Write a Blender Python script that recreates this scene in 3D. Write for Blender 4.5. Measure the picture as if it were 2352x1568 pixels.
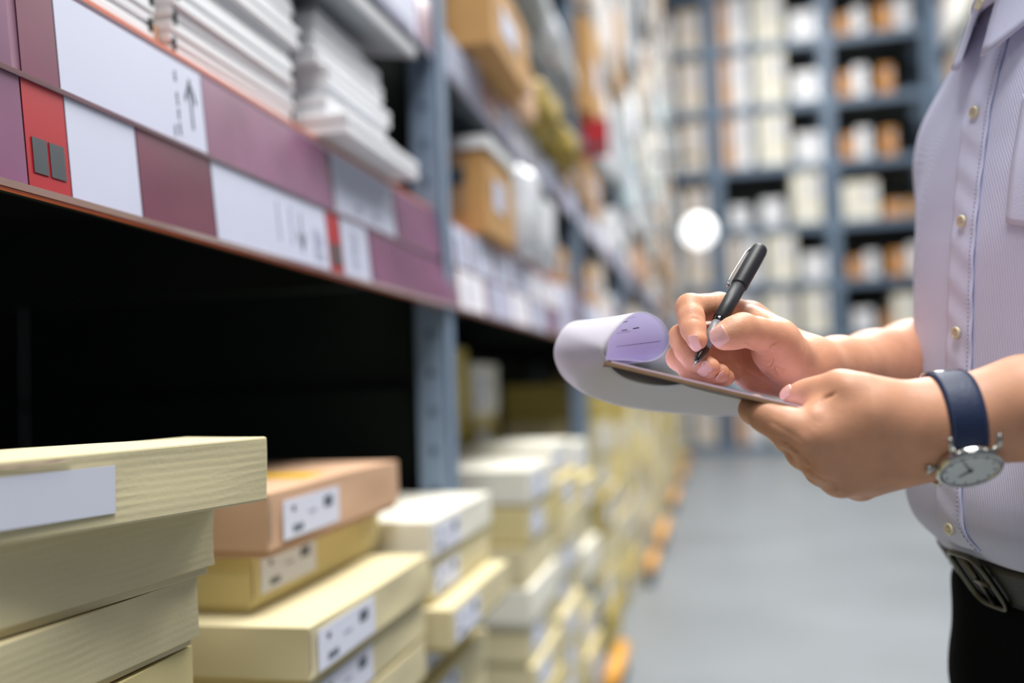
import bpy, bmesh, math, random
import numpy as np
from mathutils import Vector, Matrix
random.seed(7)
S = bpy.context.scene
COL = S.collection
for o in list(bpy.data.objects): bpy.data.objects.remove(o)
# ------------------------------------------------------------------ camera
FPX = 2100.0
YAW, PITCH, ROLL = math.radians(12.4), math.radians(2.78), 0.035
CAMH = 1.10
UH = Vector((math.cos(YAW), math.sin(YAW), 0)); AH = Vector((-math.sin(YAW), math.cos(YAW), 0)); ZZ = Vector((0, 0, 1))
CF = AH*math.cos(PITCH)+ZZ*math.sin(PITCH)
up0 = ZZ*math.cos(PITCH)-AH*math.sin(PITCH)
CR = UH*math.cos(ROLL)-up0*math.sin(ROLL)
CU = up0*math.cos(ROLL)+UH*math.sin(ROLL)
CAM = Vector((0, 0, CAMH))
cd = bpy.data.cameras.new('camera'); cam = bpy.data.objects.new('camera', cd); COL.objects.link(cam)
cam.matrix_world = Matrix(((CR.x, CU.x, -CF.x, 0), (CR.y, CU.y, -CF.y, 0), (CR.z, CU.z, -CF.z, CAMH), (0, 0, 0, 1)))
cd.sensor_width = 36; cd.lens = 36*FPX/2352
cd.dof.use_dof = True; cd.dof.focus_distance = 0.68; cd.dof.aperture_fstop = 1.85; cd.clip_start = 0.02
S.camera = cam
def CP(px, py, d): return CAM+CF*d+CR*((px-1176)/FPX*d)+CU*((784-py)/FPX*d)
def cvec(u, v, d): return CAM+CF*d+CR*u+CU*v
# ------------------------------------------------------------------ world and lamps
W = bpy.data.worlds.new('world'); S.world = W; W.use_nodes = True
W.node_tree.nodes['Background'].inputs[0].default_value = (0.80, 0.89, 1.0, 1)
W.node_tree.nodes['Background'].inputs[1].default_value = 0.11
def area(loc, sx, sy, power, color=(1, .985, .965), rot=(0, 0, 0)):
    l = bpy.data.lights.new('warehouse_lamp', 'AREA'); l.shape = 'RECTANGLE'; l.size = sx; l.size_y = sy; l.energy = power; l.color = color
    o = bpy.data.objects.new('warehouse_lamp', l); COL.objects.link(o); o.location = loc; o.rotation_euler = rot
for x, y, p in ((.75, -3.2, 42), (.55, .35, 185), (.9, 3.8, 150), (1.5, 7.6, 100), (1.7, 10.2, 340)):
    area((x, y, 5.0 if y < 10 else 7.6), 1.8, 2.0, p)
S.view_settings.view_transform = 'Standard'; S.view_settings.look = 'None'
S.view_settings.exposure = 0.42; S.view_settings.gamma = 1.0; S.view_settings.use_curve_mapping = False
# ------------------------------------------------------------------ materials
def lin(c):
    if isinstance(c, str):
        c = c.lstrip('#'); c = [int(c[i:i+2], 16)/255 for i in (0, 2, 4)]
    return tuple((v/12.92 if v <= .04045 else ((v+.055)/1.055)**2.4) for v in c)
def mat(name, col, rough=.6, metal=0, var=.06, scale=14, bump=0, bscale=200, coat=0, sss=0, spec=.5, stripes=None, trans=0, emit=0):
    m = bpy.data.materials.new(name); m.use_nodes = True; nt = m.node_tree; b = nt.nodes['Principled BSDF']
    c = lin(col)
    tc = nt.nodes.new('ShaderNodeTexCoord'); out = tc.outputs['Object']
    nz = nt.nodes.new('ShaderNodeTexNoise'); nz.inputs['Scale'].default_value = scale; nz.inputs['Detail'].default_value = 3
    nt.links.new(out, nz.inputs['Vector'])
    rp = nt.nodes.new('ShaderNodeValToRGB'); rp.color_ramp.elements[0].position = .3; rp.color_ramp.elements[1].position = .7
    rp.color_ramp.elements[0].color = tuple(v*(1-var) for v in c)+(1,); rp.color_ramp.elements[1].color = tuple(min(1, v*(1+var)) for v in c)+(1,)
    nt.links.new(nz.outputs['Fac'], rp.inputs[0]); nt.links.new(rp.outputs[0], b.inputs['Base Color'])
    b.inputs['Roughness'].default_value = rough; b.inputs['Metallic'].default_value = metal
    b.inputs['Specular IOR Level'].default_value = spec
    if coat: b.inputs['Coat Weight'].default_value = coat; b.inputs['Coat Roughness'].default_value = .12
    if sss: b.inputs['Subsurface Weight'].default_value = sss; b.inputs['Subsurface Radius'].default_value = (.9, .35, .2); b.inputs['Subsurface Scale'].default_value = .006
    if trans: b.inputs['Transmission Weight'].default_value = trans
    last = None
    if bump:
        n2 = nt.nodes.new('ShaderNodeTexNoise'); n2.inputs['Scale'].default_value = bscale; nt.links.new(out, n2.inputs['Vector'])
        bp = nt.nodes.new('ShaderNodeBump'); bp.inputs['Strength'].default_value = bump; bp.inputs['Distance'].default_value = .001
        nt.links.new(n2.outputs['Fac'], bp.inputs['Height']); last = bp
    if stripes:
        ax, sc, st, cm = stripes
        wv = nt.nodes.new('ShaderNodeTexWave'); wv.bands_direction = ax; wv.inputs['Scale'].default_value = sc; wv.inputs['Distortion'].default_value = 0
        nt.links.new(out, wv.inputs['Vector'])
        b2 = nt.nodes.new('ShaderNodeBump'); b2.inputs['Strength'].default_value = st; b2.inputs['Distance'].default_value = .0006
        nt.links.new(wv.outputs['Fac'], b2.inputs['Height'])
        if last: nt.links.new(last.outputs[0], b2.inputs['Normal'])
        last = b2
        if cm:
            mx = nt.nodes.new('ShaderNodeMixRGB'); mx.blend_type = 'MULTIPLY'; mx.inputs[0].default_value = 1
            r2 = nt.nodes.new('ShaderNodeValToRGB'); r2.color_ramp.elements[0].color = (1-cm,)*3+(1,); r2.color_ramp.elements[0].position = 0; r2.color_ramp.elements[1].position = .25
            r2.color_ramp.elements[1].color = (1, 1, 1, 1)
            nt.links.new(wv.outputs['Fac'], r2.inputs[0]); nt.links.new(rp.outputs[0], mx.inputs[1]); nt.links.new(r2.outputs[0], mx.inputs[2])
            nt.links.new(mx.outputs[0], b.inputs['Base Color'])
    if last: nt.links.new(last.outputs[0], b.inputs['Normal'])
    return m
M = {}
def papermat(name, col, tr=.25):
    m = mat(name, col, .7, var=.01, spec=.2); nt = m.node_tree; t = nt.nodes.new('ShaderNodeBsdfTranslucent'); t.inputs[0].default_value = lin(col)+(1,)
    x = nt.nodes.new('ShaderNodeMixShader'); x.inputs[0].default_value = tr; nt.links.new(nt.nodes['Principled BSDF'].outputs[0], x.inputs[1]); nt.links.new(t.outputs[0], x.inputs[2])
    nt.links.new(x.outputs[0], nt.nodes['Material Output'].inputs[0]); return m
M['skin'] = mat('skin', '#d69d7c', .48, var=.10, scale=45, bump=.22, bscale=700, sss=.18, spec=.35)
M['nail'] = mat('nail', '#dfab9c', .28, var=.04, coat=.3, sss=.1)
M['lip'] = mat('lip', '#b87468', .5)
M['hair'] = mat('hair', '#15110f', .5, bump=.5)
M['shirt'] = mat('shirt_cotton', '#d5d8f2', .85, var=.02, bump=.12, bscale=900, stripes=('X', 260, .25, .05), spec=.2)
M['placket'] = mat('shirt_placket', '#d8dbf4', .85, var=.03, bump=.2, bscale=500, spec=.2)
M['thread'] = mat('thread', '#a9a9c8', .8)
M['button'] = mat('button', '#e6dcb8', .25, coat=.6, var=.15, scale=300)
M['belt'] = mat('black_leather', '#16150f', .5, bump=.4, bscale=500)
M['buckle'] = mat('dark_metal', '#5c5a4c', .32, metal=1)
M['trousers'] = mat('black_cloth', '#05070b', .95, bump=.3, bscale=700, spec=.1)
M['shoe'] = mat('shoe_leather', '#100e0d', .4)
M['strap'] = mat('navy_leather', '#13264a', .55, bump=.35, bscale=600, var=.12)
M['stitch'] = mat('stitch', '#4d5f82', .8)
M['steel'] = mat('steel', '#c9c8c4', .18, metal=1, var=.02)
M['dial'] = mat('dial', '#e3e6e6', .35, coat=.8)
M['hand_dark'] = mat('watch_hand', '#3a3330', .4)
M['paper'] = mat('paper', '#eeebf2', .7, var=.01, spec=.25)
M['paper_in'] = mat('paper_lilac', '#dcd4f4', .7, var=.01, spec=.2)
M['page_out'] = papermat('page_outer', '#f6f4f9', .33)
M['page_in'] = papermat('page_inner_bounce', '#e8e3fa', .45)  # light reflected from shirt and skin is put into this lilac colour
M['print'] = mat('print_ink', '#4a4268', .7)
M['board'] = mat('hardboard', '#a58263', .55, var=.12, scale=60)
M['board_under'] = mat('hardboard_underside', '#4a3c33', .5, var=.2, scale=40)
M['pen'] = mat('pen_rubber', '#1c2024', .5, var=.03, bump=.1, bscale=900)
M['pen_gloss'] = mat('pen_gloss', '#08090b', .12, coat=1)
M['pen_grey'] = mat('pen_grip', '#77777c', .38)
M['cream'] = mat('cream_card', '#d8cda6', .75, var=.03, scale=6, bump=.15, bscale=260, stripes=('Z', 55, .10, .018), spec=.2)
M['cream2'] = mat('straw_card', '#d9ca94', .75, var=.04, scale=6, spec=.2)
M['creamw'] = mat('pale_card', '#e9e6d8', .75, var=.03, scale=6, spec=.2)
M['olive'] = mat('olive_card', '#b7a45c', .75, var=.05, scale=6, spec=.2)
M['brown'] = mat('kraft_card', '#cfa98a', .75, var=.04, scale=9, bump=.12, bscale=300, spec=.2)
M['tan'] = mat('tan_card', '#b88f5c', .75, var=.06, scale=7, spec=.2)
M['orangec'] = mat('orange_card', '#cf9455', .75, var=.06, scale=7, spec=.2)
M['tear'] = mat('torn_card', '#9b8878', .9, var=.15, scale=90)
M['tape'] = mat('tape_yellow', '#f2c01e', .35)
M['label'] = mat('label_paper', '#c3c8dc', .55, var=.015)
M['shiplabel'] = mat('shipping_label_paper', '#dfe2f1', .55, var=.015)
M['ink'] = mat('label_ink', '#3c4a55', .6)
M['ink2'] = mat('label_ink_soft', '#8d93a8', .6)
M['maroon'] = mat('maroon_card', '#6a3048', .42, var=.2, scale=7, coat=.2, spec=.3)
M['mauve'] = mat('mauve_card', '#7f5070', .40, var=.2, scale=9, coat=.3, spec=.3)
M['plastic'] = mat('rail_plastic', '#9a7488', .25, var=.1, scale=12, coat=.8)
M['film'] = mat('clear_film', '#d8c3cc', .12, var=.05, coat=.5)
M['red'] = mat('red_card', '#a81c26', .45, var=.05, coat=.15, spec=.3)
M['darksq'] = mat('dark_square', '#3b4248', .4, var=.1, coat=.5)
M['orange'] = mat('orange_steel', '#cf6f4e', .5, var=.08, scale=30)
M['yellow'] = mat('yellow_guard', '#eba944', .5, var=.06)
M['blue'] = mat('blue_steel', '#7b8ea4', .5, var=.05, scale=20, spec=.4)
M['hole'] = mat('hole_dark', '#4d6175', .8)
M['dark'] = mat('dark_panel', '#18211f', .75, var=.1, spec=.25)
M['endblue'] = mat('dull_blue_steel', '#62758a', .5)
M['enddark'] = mat('dull_dark_panel', '#454a4a', .8)
M['darkhole'] = mat('dark_hole', '#050808', .9)
M['greypost'] = mat('grey_post', '#a3a19a', .6)
M['greydark'] = mat('grey_steel', '#4d565c', .55)
M['white'] = mat('white_lacquer', '#e9ebee', .42, var=.02)
M['wrap'] = mat('white_film', '#e4e8ee', .25, var=.06, scale=25, coat=.6)
M['grey'] = mat('grey_goods', '#a5aaae', .6, var=.06)
M['mustard'] = mat('mustard_bag', '#9b8433', .6, var=.2, scale=25, bump=.5, bscale=40)
M['beige'] = mat('beige_goods', '#d6cbbd', .65, var=.06)
M['teal'] = mat('pale_teal', '#c5dbe0', .5)
M['lav'] = mat('lavender_label', '#c3c3da', .5)
def floor_mat():
    m = mat('polished_concrete', '#878d92', .36, var=.10, scale=1.3, spec=.5)
    return m
M['floor'] = floor_mat()
# ------------------------------------------------------------------ mesh helpers
class MB:
    def __init__(s): s.bm = bmesh.new(); s.mi = 0; s.mats = []
    def m(s, key):
        if key not in s.mats: s.mats.append(key)
        s.mi = s.mats.index(key); return s
    def face(s, vs, smooth=False):
        try: f = s.bm.faces.new(vs)
        except ValueError: return None
        f.material_index = s.mi; f.smooth = smooth; return f
    def box(s, x0, x1, y0, y1, z0, z1):
        v = [s.bm.verts.new((x, y, z)) for x in (x0, x1) for y in (y0, y1) for z in (z0, z1)]
        for q in ((0, 1, 3, 2), (4, 6, 7, 5), (0, 4, 5, 1), (2, 3, 7, 6), (0, 2, 6, 4), (1, 5, 7, 3)): s.face([v[i] for i in q])
        return s
    def wbox(s, x0, x1, y0, y1, z0, z1, n=6, amp=.0008, seed=0, bulge=0):
        """box with subdivided faces and slightly uneven panels"""
        rnd = random.Random(seed); ph = [rnd.uniform(0, 6.28) for _ in range(9)]
        cache = {}
        def V(i, j, k):
            key = (i, j, k)
            if key not in cache:
                a, b, c = i/n, j/n, k/n
                x = x0+(x1-x0)*a; y = y0+(y1-y0)*b; z = z0+(z1-z0)*c
                x += amp*math.sin(9*b+ph[0])*math.sin(4*c+ph[1]); y += amp*math.sin(8*a+ph[2])*math.sin(3*c+ph[3]); z += amp*.9*math.sin(5*b+ph[4])*math.sin(4*a+ph[5])*c
                if k == n: z += bulge*math.sin(math.pi*a)*math.sin(math.pi*b)
                cache[key] = s.bm.verts.new((x, y, z))
            return cache[key]
        for i in range(n):
            for j in range(n):
                s.face([V(i, j, 0), V(i, j+1, 0), V(i+1, j+1, 0), V(i+1, j, 0)]); s.face([V(i, j, n), V(i+1, j, n), V(i+1, j+1, n), V(i, j+1, n)])
                s.face([V(0, i, j), V(0, i, j+1), V(0, i+1, j+1), V(0, i+1, j)]); s.face([V(n, i, j), V(n, i+1, j), V(n, i+1, j+1), V(n, i, j+1)])
                s.face([V(i, 0, j), V(i+1, 0, j), V(i+1, 0, j+1), V(i, 0, j+1)]); s.face([V(i, n, j), V(i, n, j+1), V(i+1, n, j+1), V(i+1, n, j)])
        return s
    def poly(s, pts, th=None):
        """closed polygon of 3D points; th = extrusion vector"""
        a = [s.bm.verts.new(p) for p in pts]
        if th is None: s.face(a); return s
        th = Vector(th); b = [s.bm.verts.new(Vector(p)+th) for p in pts]
        s.face(list(reversed(a))); s.face(b); n = len(a)
        for i in range(n): s.face([a[i], a[(i+1) % n], b[(i+1) % n], b[i]])
        return s
    def tube(s, pts, rads, seg=16, cap=True, smooth=True, ex=1.0):
        pts = [Vector(p) for p in pts]
        if not hasattr(rads, '__len__'): rads = [rads]*len(pts)
        rings = []; ref = None
        for i, p in enumerate(pts):
            t = (pts[min(i+1, len(pts)-1)]-pts[max(i-1, 0)])
            if t.length < 1e-9: t = Vector((0, 0, 1))
            t.normalize()
            if ref is None: ref = t.orthogonal().normalized()
            ref = (ref-t*ref.dot(t)); ref.normalize(); o = t.cross(ref)
            rings.append([s.bm.verts.new(p+ref*math.cos(2*math.pi*k/seg)*rads[i]+o*math.sin(2*math.pi*k/seg)*rads[i]*ex) for k in range(seg)])
        for a, b in zip(rings, rings[1:]):
            for k in range(seg): s.face([a[k], a[(k+1) % seg], b[(k+1) % seg], b[k]], smooth)
        if cap: s.face(list(reversed(rings[0]))); s.face(rings[-1])
        return s
    def grid(s, fn, nu, nv, closeu=False, smooth=True):
        V = [[s.bm.verts.new(fn(i/nu, j/nv)) for j in range(nv+1)] for i in range(nu+(0 if closeu else 1))]
        n = nu
        for i in range(n):
            for j in range(nv): s.face([V[i][j], V[(i+1) % len(V)][j], V[(i+1) % len(V)][j+1], V[i][j+1]], smooth)
        return s
    def ell(s, c, rx, ry, rz, nu=16, nv=10, fr=None):
        c = Vector(c)
        X, Y, Z = fr if fr else (Vector((1, 0, 0)), Vector((0, 1, 0)), Vector((0, 0, 1)))
        return s.grid(lambda a, b: c+X*rx*math.cos(2*math.pi*a)*math.sin(math.pi*b)+Y*ry*math.sin(2*math.pi*a)*math.sin(math.pi*b)+Z*rz*math.cos(math.pi*b), nu, nv, True)
    def build(s, name, parent=None, bevel=0, loc=None, rotz=0, weld=False, solid=0, subd=0, bseg=2):
        if weld: bmesh.ops.remove_doubles(s.bm, verts=s.bm.verts, dist=1e-6)
        bmesh.ops.recalc_face_normals(s.bm, faces=s.bm.faces)
        me = bpy.data.meshes.new(name); s.bm.to_mesh(me); s.bm.free()
        for k in s.mats: me.materials.append(M[k])
        o = bpy.data.objects.new(name, me); COL.objects.link(o)
        if parent: o.parent = parent
        if loc is not None: o.location = loc
        if rotz: o.rotation_euler = (0, 0, rotz)
        if solid: md = o.modifiers.new('solid', 'SOLIDIFY'); md.thickness = solid; md.offset = 0
        if subd: md = o.modifiers.new('sub', 'SUBSURF'); md.levels = subd; md.render_levels = subd
        if bevel: md = o.modifiers.new('bevel', 'BEVEL'); md.width = bevel; md.segments = bseg; md.limit_method = 'ANGLE'
        return o
def empty(name, loc=(0, 0, 0), rotz=0):
    o = bpy.data.objects.new(name, None); COL.objects.link(o); o.location = loc; o.rotation_euler = (0, 0, rotz); o.empty_display_size = .05
    return o
def tag(o, label, cat, group=None, kind=None):
    if label: o['label'] = label
    if cat: o['category'] = cat
    if group: o['group'] = group
    if kind: o['kind'] = kind
    return o
ORD = ['zeroth', 'first', 'second', 'third', 'fourth', 'fifth', 'sixth', 'seventh', 'eighth', 'ninth', 'tenth', 'eleventh', 'twelfth', 'thirteenth', 'fourteenth', 'fifteenth', 'sixteenth', 'seventeenth']
# ------------------------------------------------------------------ floor
b = MB().m('floor'); b.box(-3.2, 6.0, -2.0, 18.0, -.05, 0)
b.m('greypost').box(1.55, 1.556, -2, 18, 0, .0004)
tag(b.build('floor'), None, None, kind='structure')
b = MB().m('greydark'); b.box(-3.2, 6.0, 17.9, 18.0, 0, 9); tag(b.build('wall_far'), None, None, kind='structure')

# ------------------------------------------------------------------ storage racks
XF = -.50; TILT = .092; RB = 1.26; RH = .18
POSTS = [1.73+1.92*i for i in range(-1, 7)]
def upright(x0, x1, y0, y1, z1, holes, parent, key='blue', hk='hole', z0=0):
    b = MB().m(key); t = .003
    b.box(x0, x1, y0, y0+t, z0, z1); b.box(x1-t, x1, y0, y1, z0, z1); b.box(x0, x0+t, y0, y1, z0, z1)
    b.box(x0, x0+.012, y1-t, y1, z0, z1); b.box(x1-.012, x1, y1-t, y1, z0, z1)
    b.m(hk); cx = (x0+x1)/2; z = z0+.08; r = .009
    while holes and z < min(z1, 3.2):
        b.poly([(cx+r*math.cos(a*math.pi/6), y0-.0006, z+r*math.sin(a*math.pi/6)) for a in range(12)], (0, -.0003, 0)); z += holes
    b.m(key).box(x0-.02, x1+.02, y0-.02, y1+.02, z0, z0+.006)
    return b.build('upright', parent)
def ray(px, py): return (CF+CR*((px-1176)/FPX)+CU*((784-py)/FPX))
def hitrail(px, py):
    r = ray(px, py); # x + TILT*(z-RB) = XF
    t = (XF-TILT*(CAMH-RB))/(r.x+TILT*r.z); p = CAM+r*t
    return p.y, p.z-RB
def RP(y, s, off=0): return Vector((XF-TILT*s+off, y, RB+s))
def rquad(b, y0, y1, s0, s1, off, th=.0005):
    b.poly([RP(y0, s0, off), RP(y1, s0, off), RP(y1, s1, off), RP(y0, s1, off)], (th, 0, 0))
def yrow(px, row):
    top, mid, bot = -75+.58*px, 176+.395*px, 400+.289*px
    return hitrail(px, (top+mid)/2 if row else (mid+bot)/2)[0]
def bay(k):
    y0, y1 = POSTS[k], POSTS[k+1]
    nm = ['nearest', 'second nearest', 'third', 'fourth', 'fifth', 'sixth', 'seventh'][k]
    r = empty('storage_rack', (0, 0, 0)); tag(r, f'{nm} bay of the left blue-grey steel storage rack beside the aisle', 'storage rack', 'bays of the left rack')
    H = 2.6 if k == 0 else 6.4
    upright(-.568, XF-.004, y1-.03, y1+.03, H, .075 if k < 3 else 0, r)
    if k == 0:
        upright(-.90, -.82, y1-.03, y1+.03, H, .075, r, 'greypost', 'darkhole', z0=1.4445)
    else: upright(-1.495, -1.43, y1-.03, y1+.03, H, 0, r)
    b = MB().m('blue').box(XF-.08, XF+.03, y1-.07, y1+.07, .004, .02).box(XF-.075, XF+.02, y1-.045, y1+.055, .02, .26); b.build('post_guard', r, bevel=.006)
    # levels
    LV = [(1.44, .17, 'main')] + ([(1.95, .09, 'single')] if k == 0 else [(1.84, .09, 'single'), (2.21, .07, 'plain'), (2.75, .07, 'plain'), (3.35, .07, 'plain'), (3.95, .07, 'plain'), (4.6, .07, 'plain'), (5.3, .07, 'plain')])
    if k == 0: LV[1] = (1.84, .09, 'single')
    for zt, h, kind in LV:
        b = MB().m('dark' if kind == 'main' else 'greydark')
        b.box(XF-.060, XF-.022, y0+.034, y1-.034, zt-h+.002, zt-.03 if kind == 'main' else zt+.012)
        if kind == 'main': b.m('orange').box(XF-.060, XF-.022, y0+.034, y1-.034, zt-.03, zt+.012)
        if kind == 'main':
            b.box(XF-.006, XF-.001, y0+.034, y1-.034, RB-.003, RB-.0015)
        b.build('beam', r)
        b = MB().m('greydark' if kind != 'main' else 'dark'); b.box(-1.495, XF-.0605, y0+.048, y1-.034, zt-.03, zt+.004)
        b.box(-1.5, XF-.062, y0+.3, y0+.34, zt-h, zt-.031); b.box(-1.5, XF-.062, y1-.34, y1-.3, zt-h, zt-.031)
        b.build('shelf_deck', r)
        if kind == 'single':
            b = MB().m('lav'); z0 = zt-.09
            b.box(XF-.02, XF-.012, y0+.0315, y1+.030, z0, zt)
            rl = b.build('price_rail', r)
            rnd = random.Random(k*5+1); y = y0+.04
            while y < y1-.12:
                w = rnd.uniform(.08, .2); q = MB().m(rnd.choice(['label', 'lav', 'mauve', 'label', 'paper', 'plastic']))
                q.box(XF-.0115, XF-.010, y, min(y+w, y1), z0+.008, zt-.006+rnd.choice([0, 0, .02])); q.build('price_label', rl); y += w+rnd.uniform(.004, .04)
    # main price rail
    b = MB().m('plastic'); A, B = y0+.0315, y1+.030
    if k == 0: A = .1
    b.poly([RP(A, 0, -.004), RP(B, 0, -.004), RP(B, RH, -.004), RP(A, RH, -.004)], (.003, 0, 0))
    b.poly([RP(A, -.001, -.001), RP(B, -.001, -.001), RP(B, .003, .004), RP(A, .003, .004)], (.0015, 0, 0))
    b.poly([RP(A, RH/2-.001, -.001), RP(B, RH/2-.001, -.001), RP(B, RH/2+.002, .0035), RP(A, RH/2+.002, .0035)], (.001, 0, 0))
    b.m('film').poly([RP(A, RH, -.004), RP(B, RH, -.004), RP(B, RH+.004, -.001), RP(A, RH+.004, -.001)], (.0015, 0, 0))
    rail = b.build('price_rail', r)
    U0, U1, L0, L1 = .0935, .1785, .004, .0885
    if k == 0:
        def lab(row, p0, p1, key, **kw):
            a, c = yrow(p0, row), yrow(p1, row); b = MB().m(key)
            s0, s1 = (U0, U1) if row else (L0, L1)
            rquad(b, a, c, s0, s1, .0002); fn = kw.get('fn')
            if fn: fn(b, a, c, s0, s1)
            o = b.build('price_label', rail)
            if kw.get('lb'): o['label'] = kw['lb']
            return o
        def strokes(b, a, c, s0, s1, n, f0, f1, seed, wid=.0016, key='ink2'):
            rnd = random.Random(seed); b.m(key); s = s0+(s1-s0)*.08
            while s < s1-.006:
                l = rnd.uniform(.0012, .003)
                for j in range(n):
                    yc = a+(c-a)*(f0+(f1-f0)*(j+.5)/n)
                    if rnd.random() < .85: rquad(b, yc-wid*rnd.uniform(.5, 1), yc+wid*rnd.uniform(.5, 1), s, s+l, .0008)
                s += l+.0011
        def arrow(b, yc, s0, s1, up=True):
            b.m('ink'); w = .0022
            rquad(b, yc-w/2, yc+w/2, s0, s1, .0009)
            e, sg = (s1, -1) if up else (s0, 1)
            for q in (-1, 1):
                b.poly([RP(yc, e, .0009), RP(yc, e+sg*.006, .0009), RP(yc+q*.0085, e+sg*.026, .0009), RP(yc+q*.011, e+sg*.022, .0009)], (.0003, 0, 0))
        def f_white(b, a, c, s0, s1):
            arrow(b, a+(c-a)*.895, s0+.02, s1-.012)
            strokes(b, a, c, s0+.002, s1-.006, 1, .765, .80, 3, .0016, 'ink')
            strokes(b, a, c, s0+.004, s0+.022, 1, .735, .75, 4, .002, 'ink2')
        def f_red(b, a, c, s0, s1):
            b.m('darksq'); m_ = (a+c)/2
            rquad(b, a+.006, m_-.0015, s0+.012, s0+.04, .0009); rquad(b, m_+.0015, c-.005, s0+.012, s0+.04, .0009)
        def f_white2(b, a, c, s0, s1):
            arrow(b, a+(c-a)*.72, s0+.014, s1-.02, False)
            b.m('ink2')
            for f in (.50, .62): rquad(b, a+(c-a)*f, a+(c-a)*f+.0025, s0+.02, s1-.016, .0008)
            strokes(b, a, c, s0+.006, s1-.03, 3, .84, .95, 9, .003, 'ink2')
        lab(1, -60, 16, 'mauve'); lab(1, 40, 127, 'maroon')
        lab(1, 130, 468, 'label', fn=f_white, lb='white label with an up arrow')
        lab(1, 470, 757, 'mauve'); lab(1, 765, 903, 'label', fn=lambda b, a, c, s0, s1: strokes(b, a, c, s0+.01, s0+.03, 2, .2, .8, 5, .012))
        lab(1, 906, 1030, 'mauve')
        lab(0, -70, 52, 'mauve'); lab(0, 56, 153, 'red', fn=f_red, lb='red label with two dark squares')
        lab(0, 156, 316, 'label', lb='blank white label'); lab(0, 319, 488, 'maroon')
        lab(0, 491, 750, 'label', fn=f_white2, lb='white label with a down arrow')
        lab(0, 752, 781, 'red', fn=lambda b, a, c, s0, s1: (b.m('darksq'), rquad(b, a+.006, c-.006, s0+.01, s0+.04, .0009)))
        lab(0, 784, 845, 'label', fn=lambda b, a, c, s0, s1: strokes(b, a, c, s0+.008, s1-.01, 2, .3, .6, 6, .004)); lab(0, 850, 1032, 'mauve')
    else:
        rnd = random.Random(k)
        for s0, s1 in ((U0, U1), (L0, L1)):
            y = A+.04
            while y < B-.1:
                w = rnd.uniform(.09, .26); q = MB().m(rnd.choice(['label', 'label', 'mauve', 'paper', 'lav', 'mauve', 'label']))
                rquad(q, y, min(y+w, B), s0, s1+rnd.choice([0, 0, 0, .02]), .0003); 
                q.m('ink2')
                for _ in range(2):
                    a = y+rnd.uniform(.1, .7)*w; rquad(q, a, a+.012, s0+.01, s1-.02, .0009)
                q.build('price_label', rail); y += w+rnd.uniform(.002, .05)
    # panels and low guard
    if k == 0:
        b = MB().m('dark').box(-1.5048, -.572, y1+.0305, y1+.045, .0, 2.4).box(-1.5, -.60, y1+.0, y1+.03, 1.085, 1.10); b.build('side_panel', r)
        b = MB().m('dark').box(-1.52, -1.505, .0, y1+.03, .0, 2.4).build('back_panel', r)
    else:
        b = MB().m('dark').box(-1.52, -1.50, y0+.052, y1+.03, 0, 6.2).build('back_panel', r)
    if k > 0:
        for f0, f1 in (((.70, .93),) if k < 3 else ((.15, .6),)):
            b = MB().m('yellow').tube([(XF+.115, y0+(y1-y0)*f0, .10), (XF+.115, y0+(y1-y0)*f1, .10)], .030, 12)
            for f in (f0+.02, f1-.02): b.m('greydark').box(XF+.10, XF+.13, y0+(y1-y0)*f-.015, y0+(y1-y0)*f+.015, 0, .1)
            b.m('greydark').box(XF+.10, XF+.13, y0+(y1-y0)*f0, y0+(y1-y0)*f1, .0, .08)
            b.build('guard_rail', r)
for k in range(0, 7): bay(k)

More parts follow.
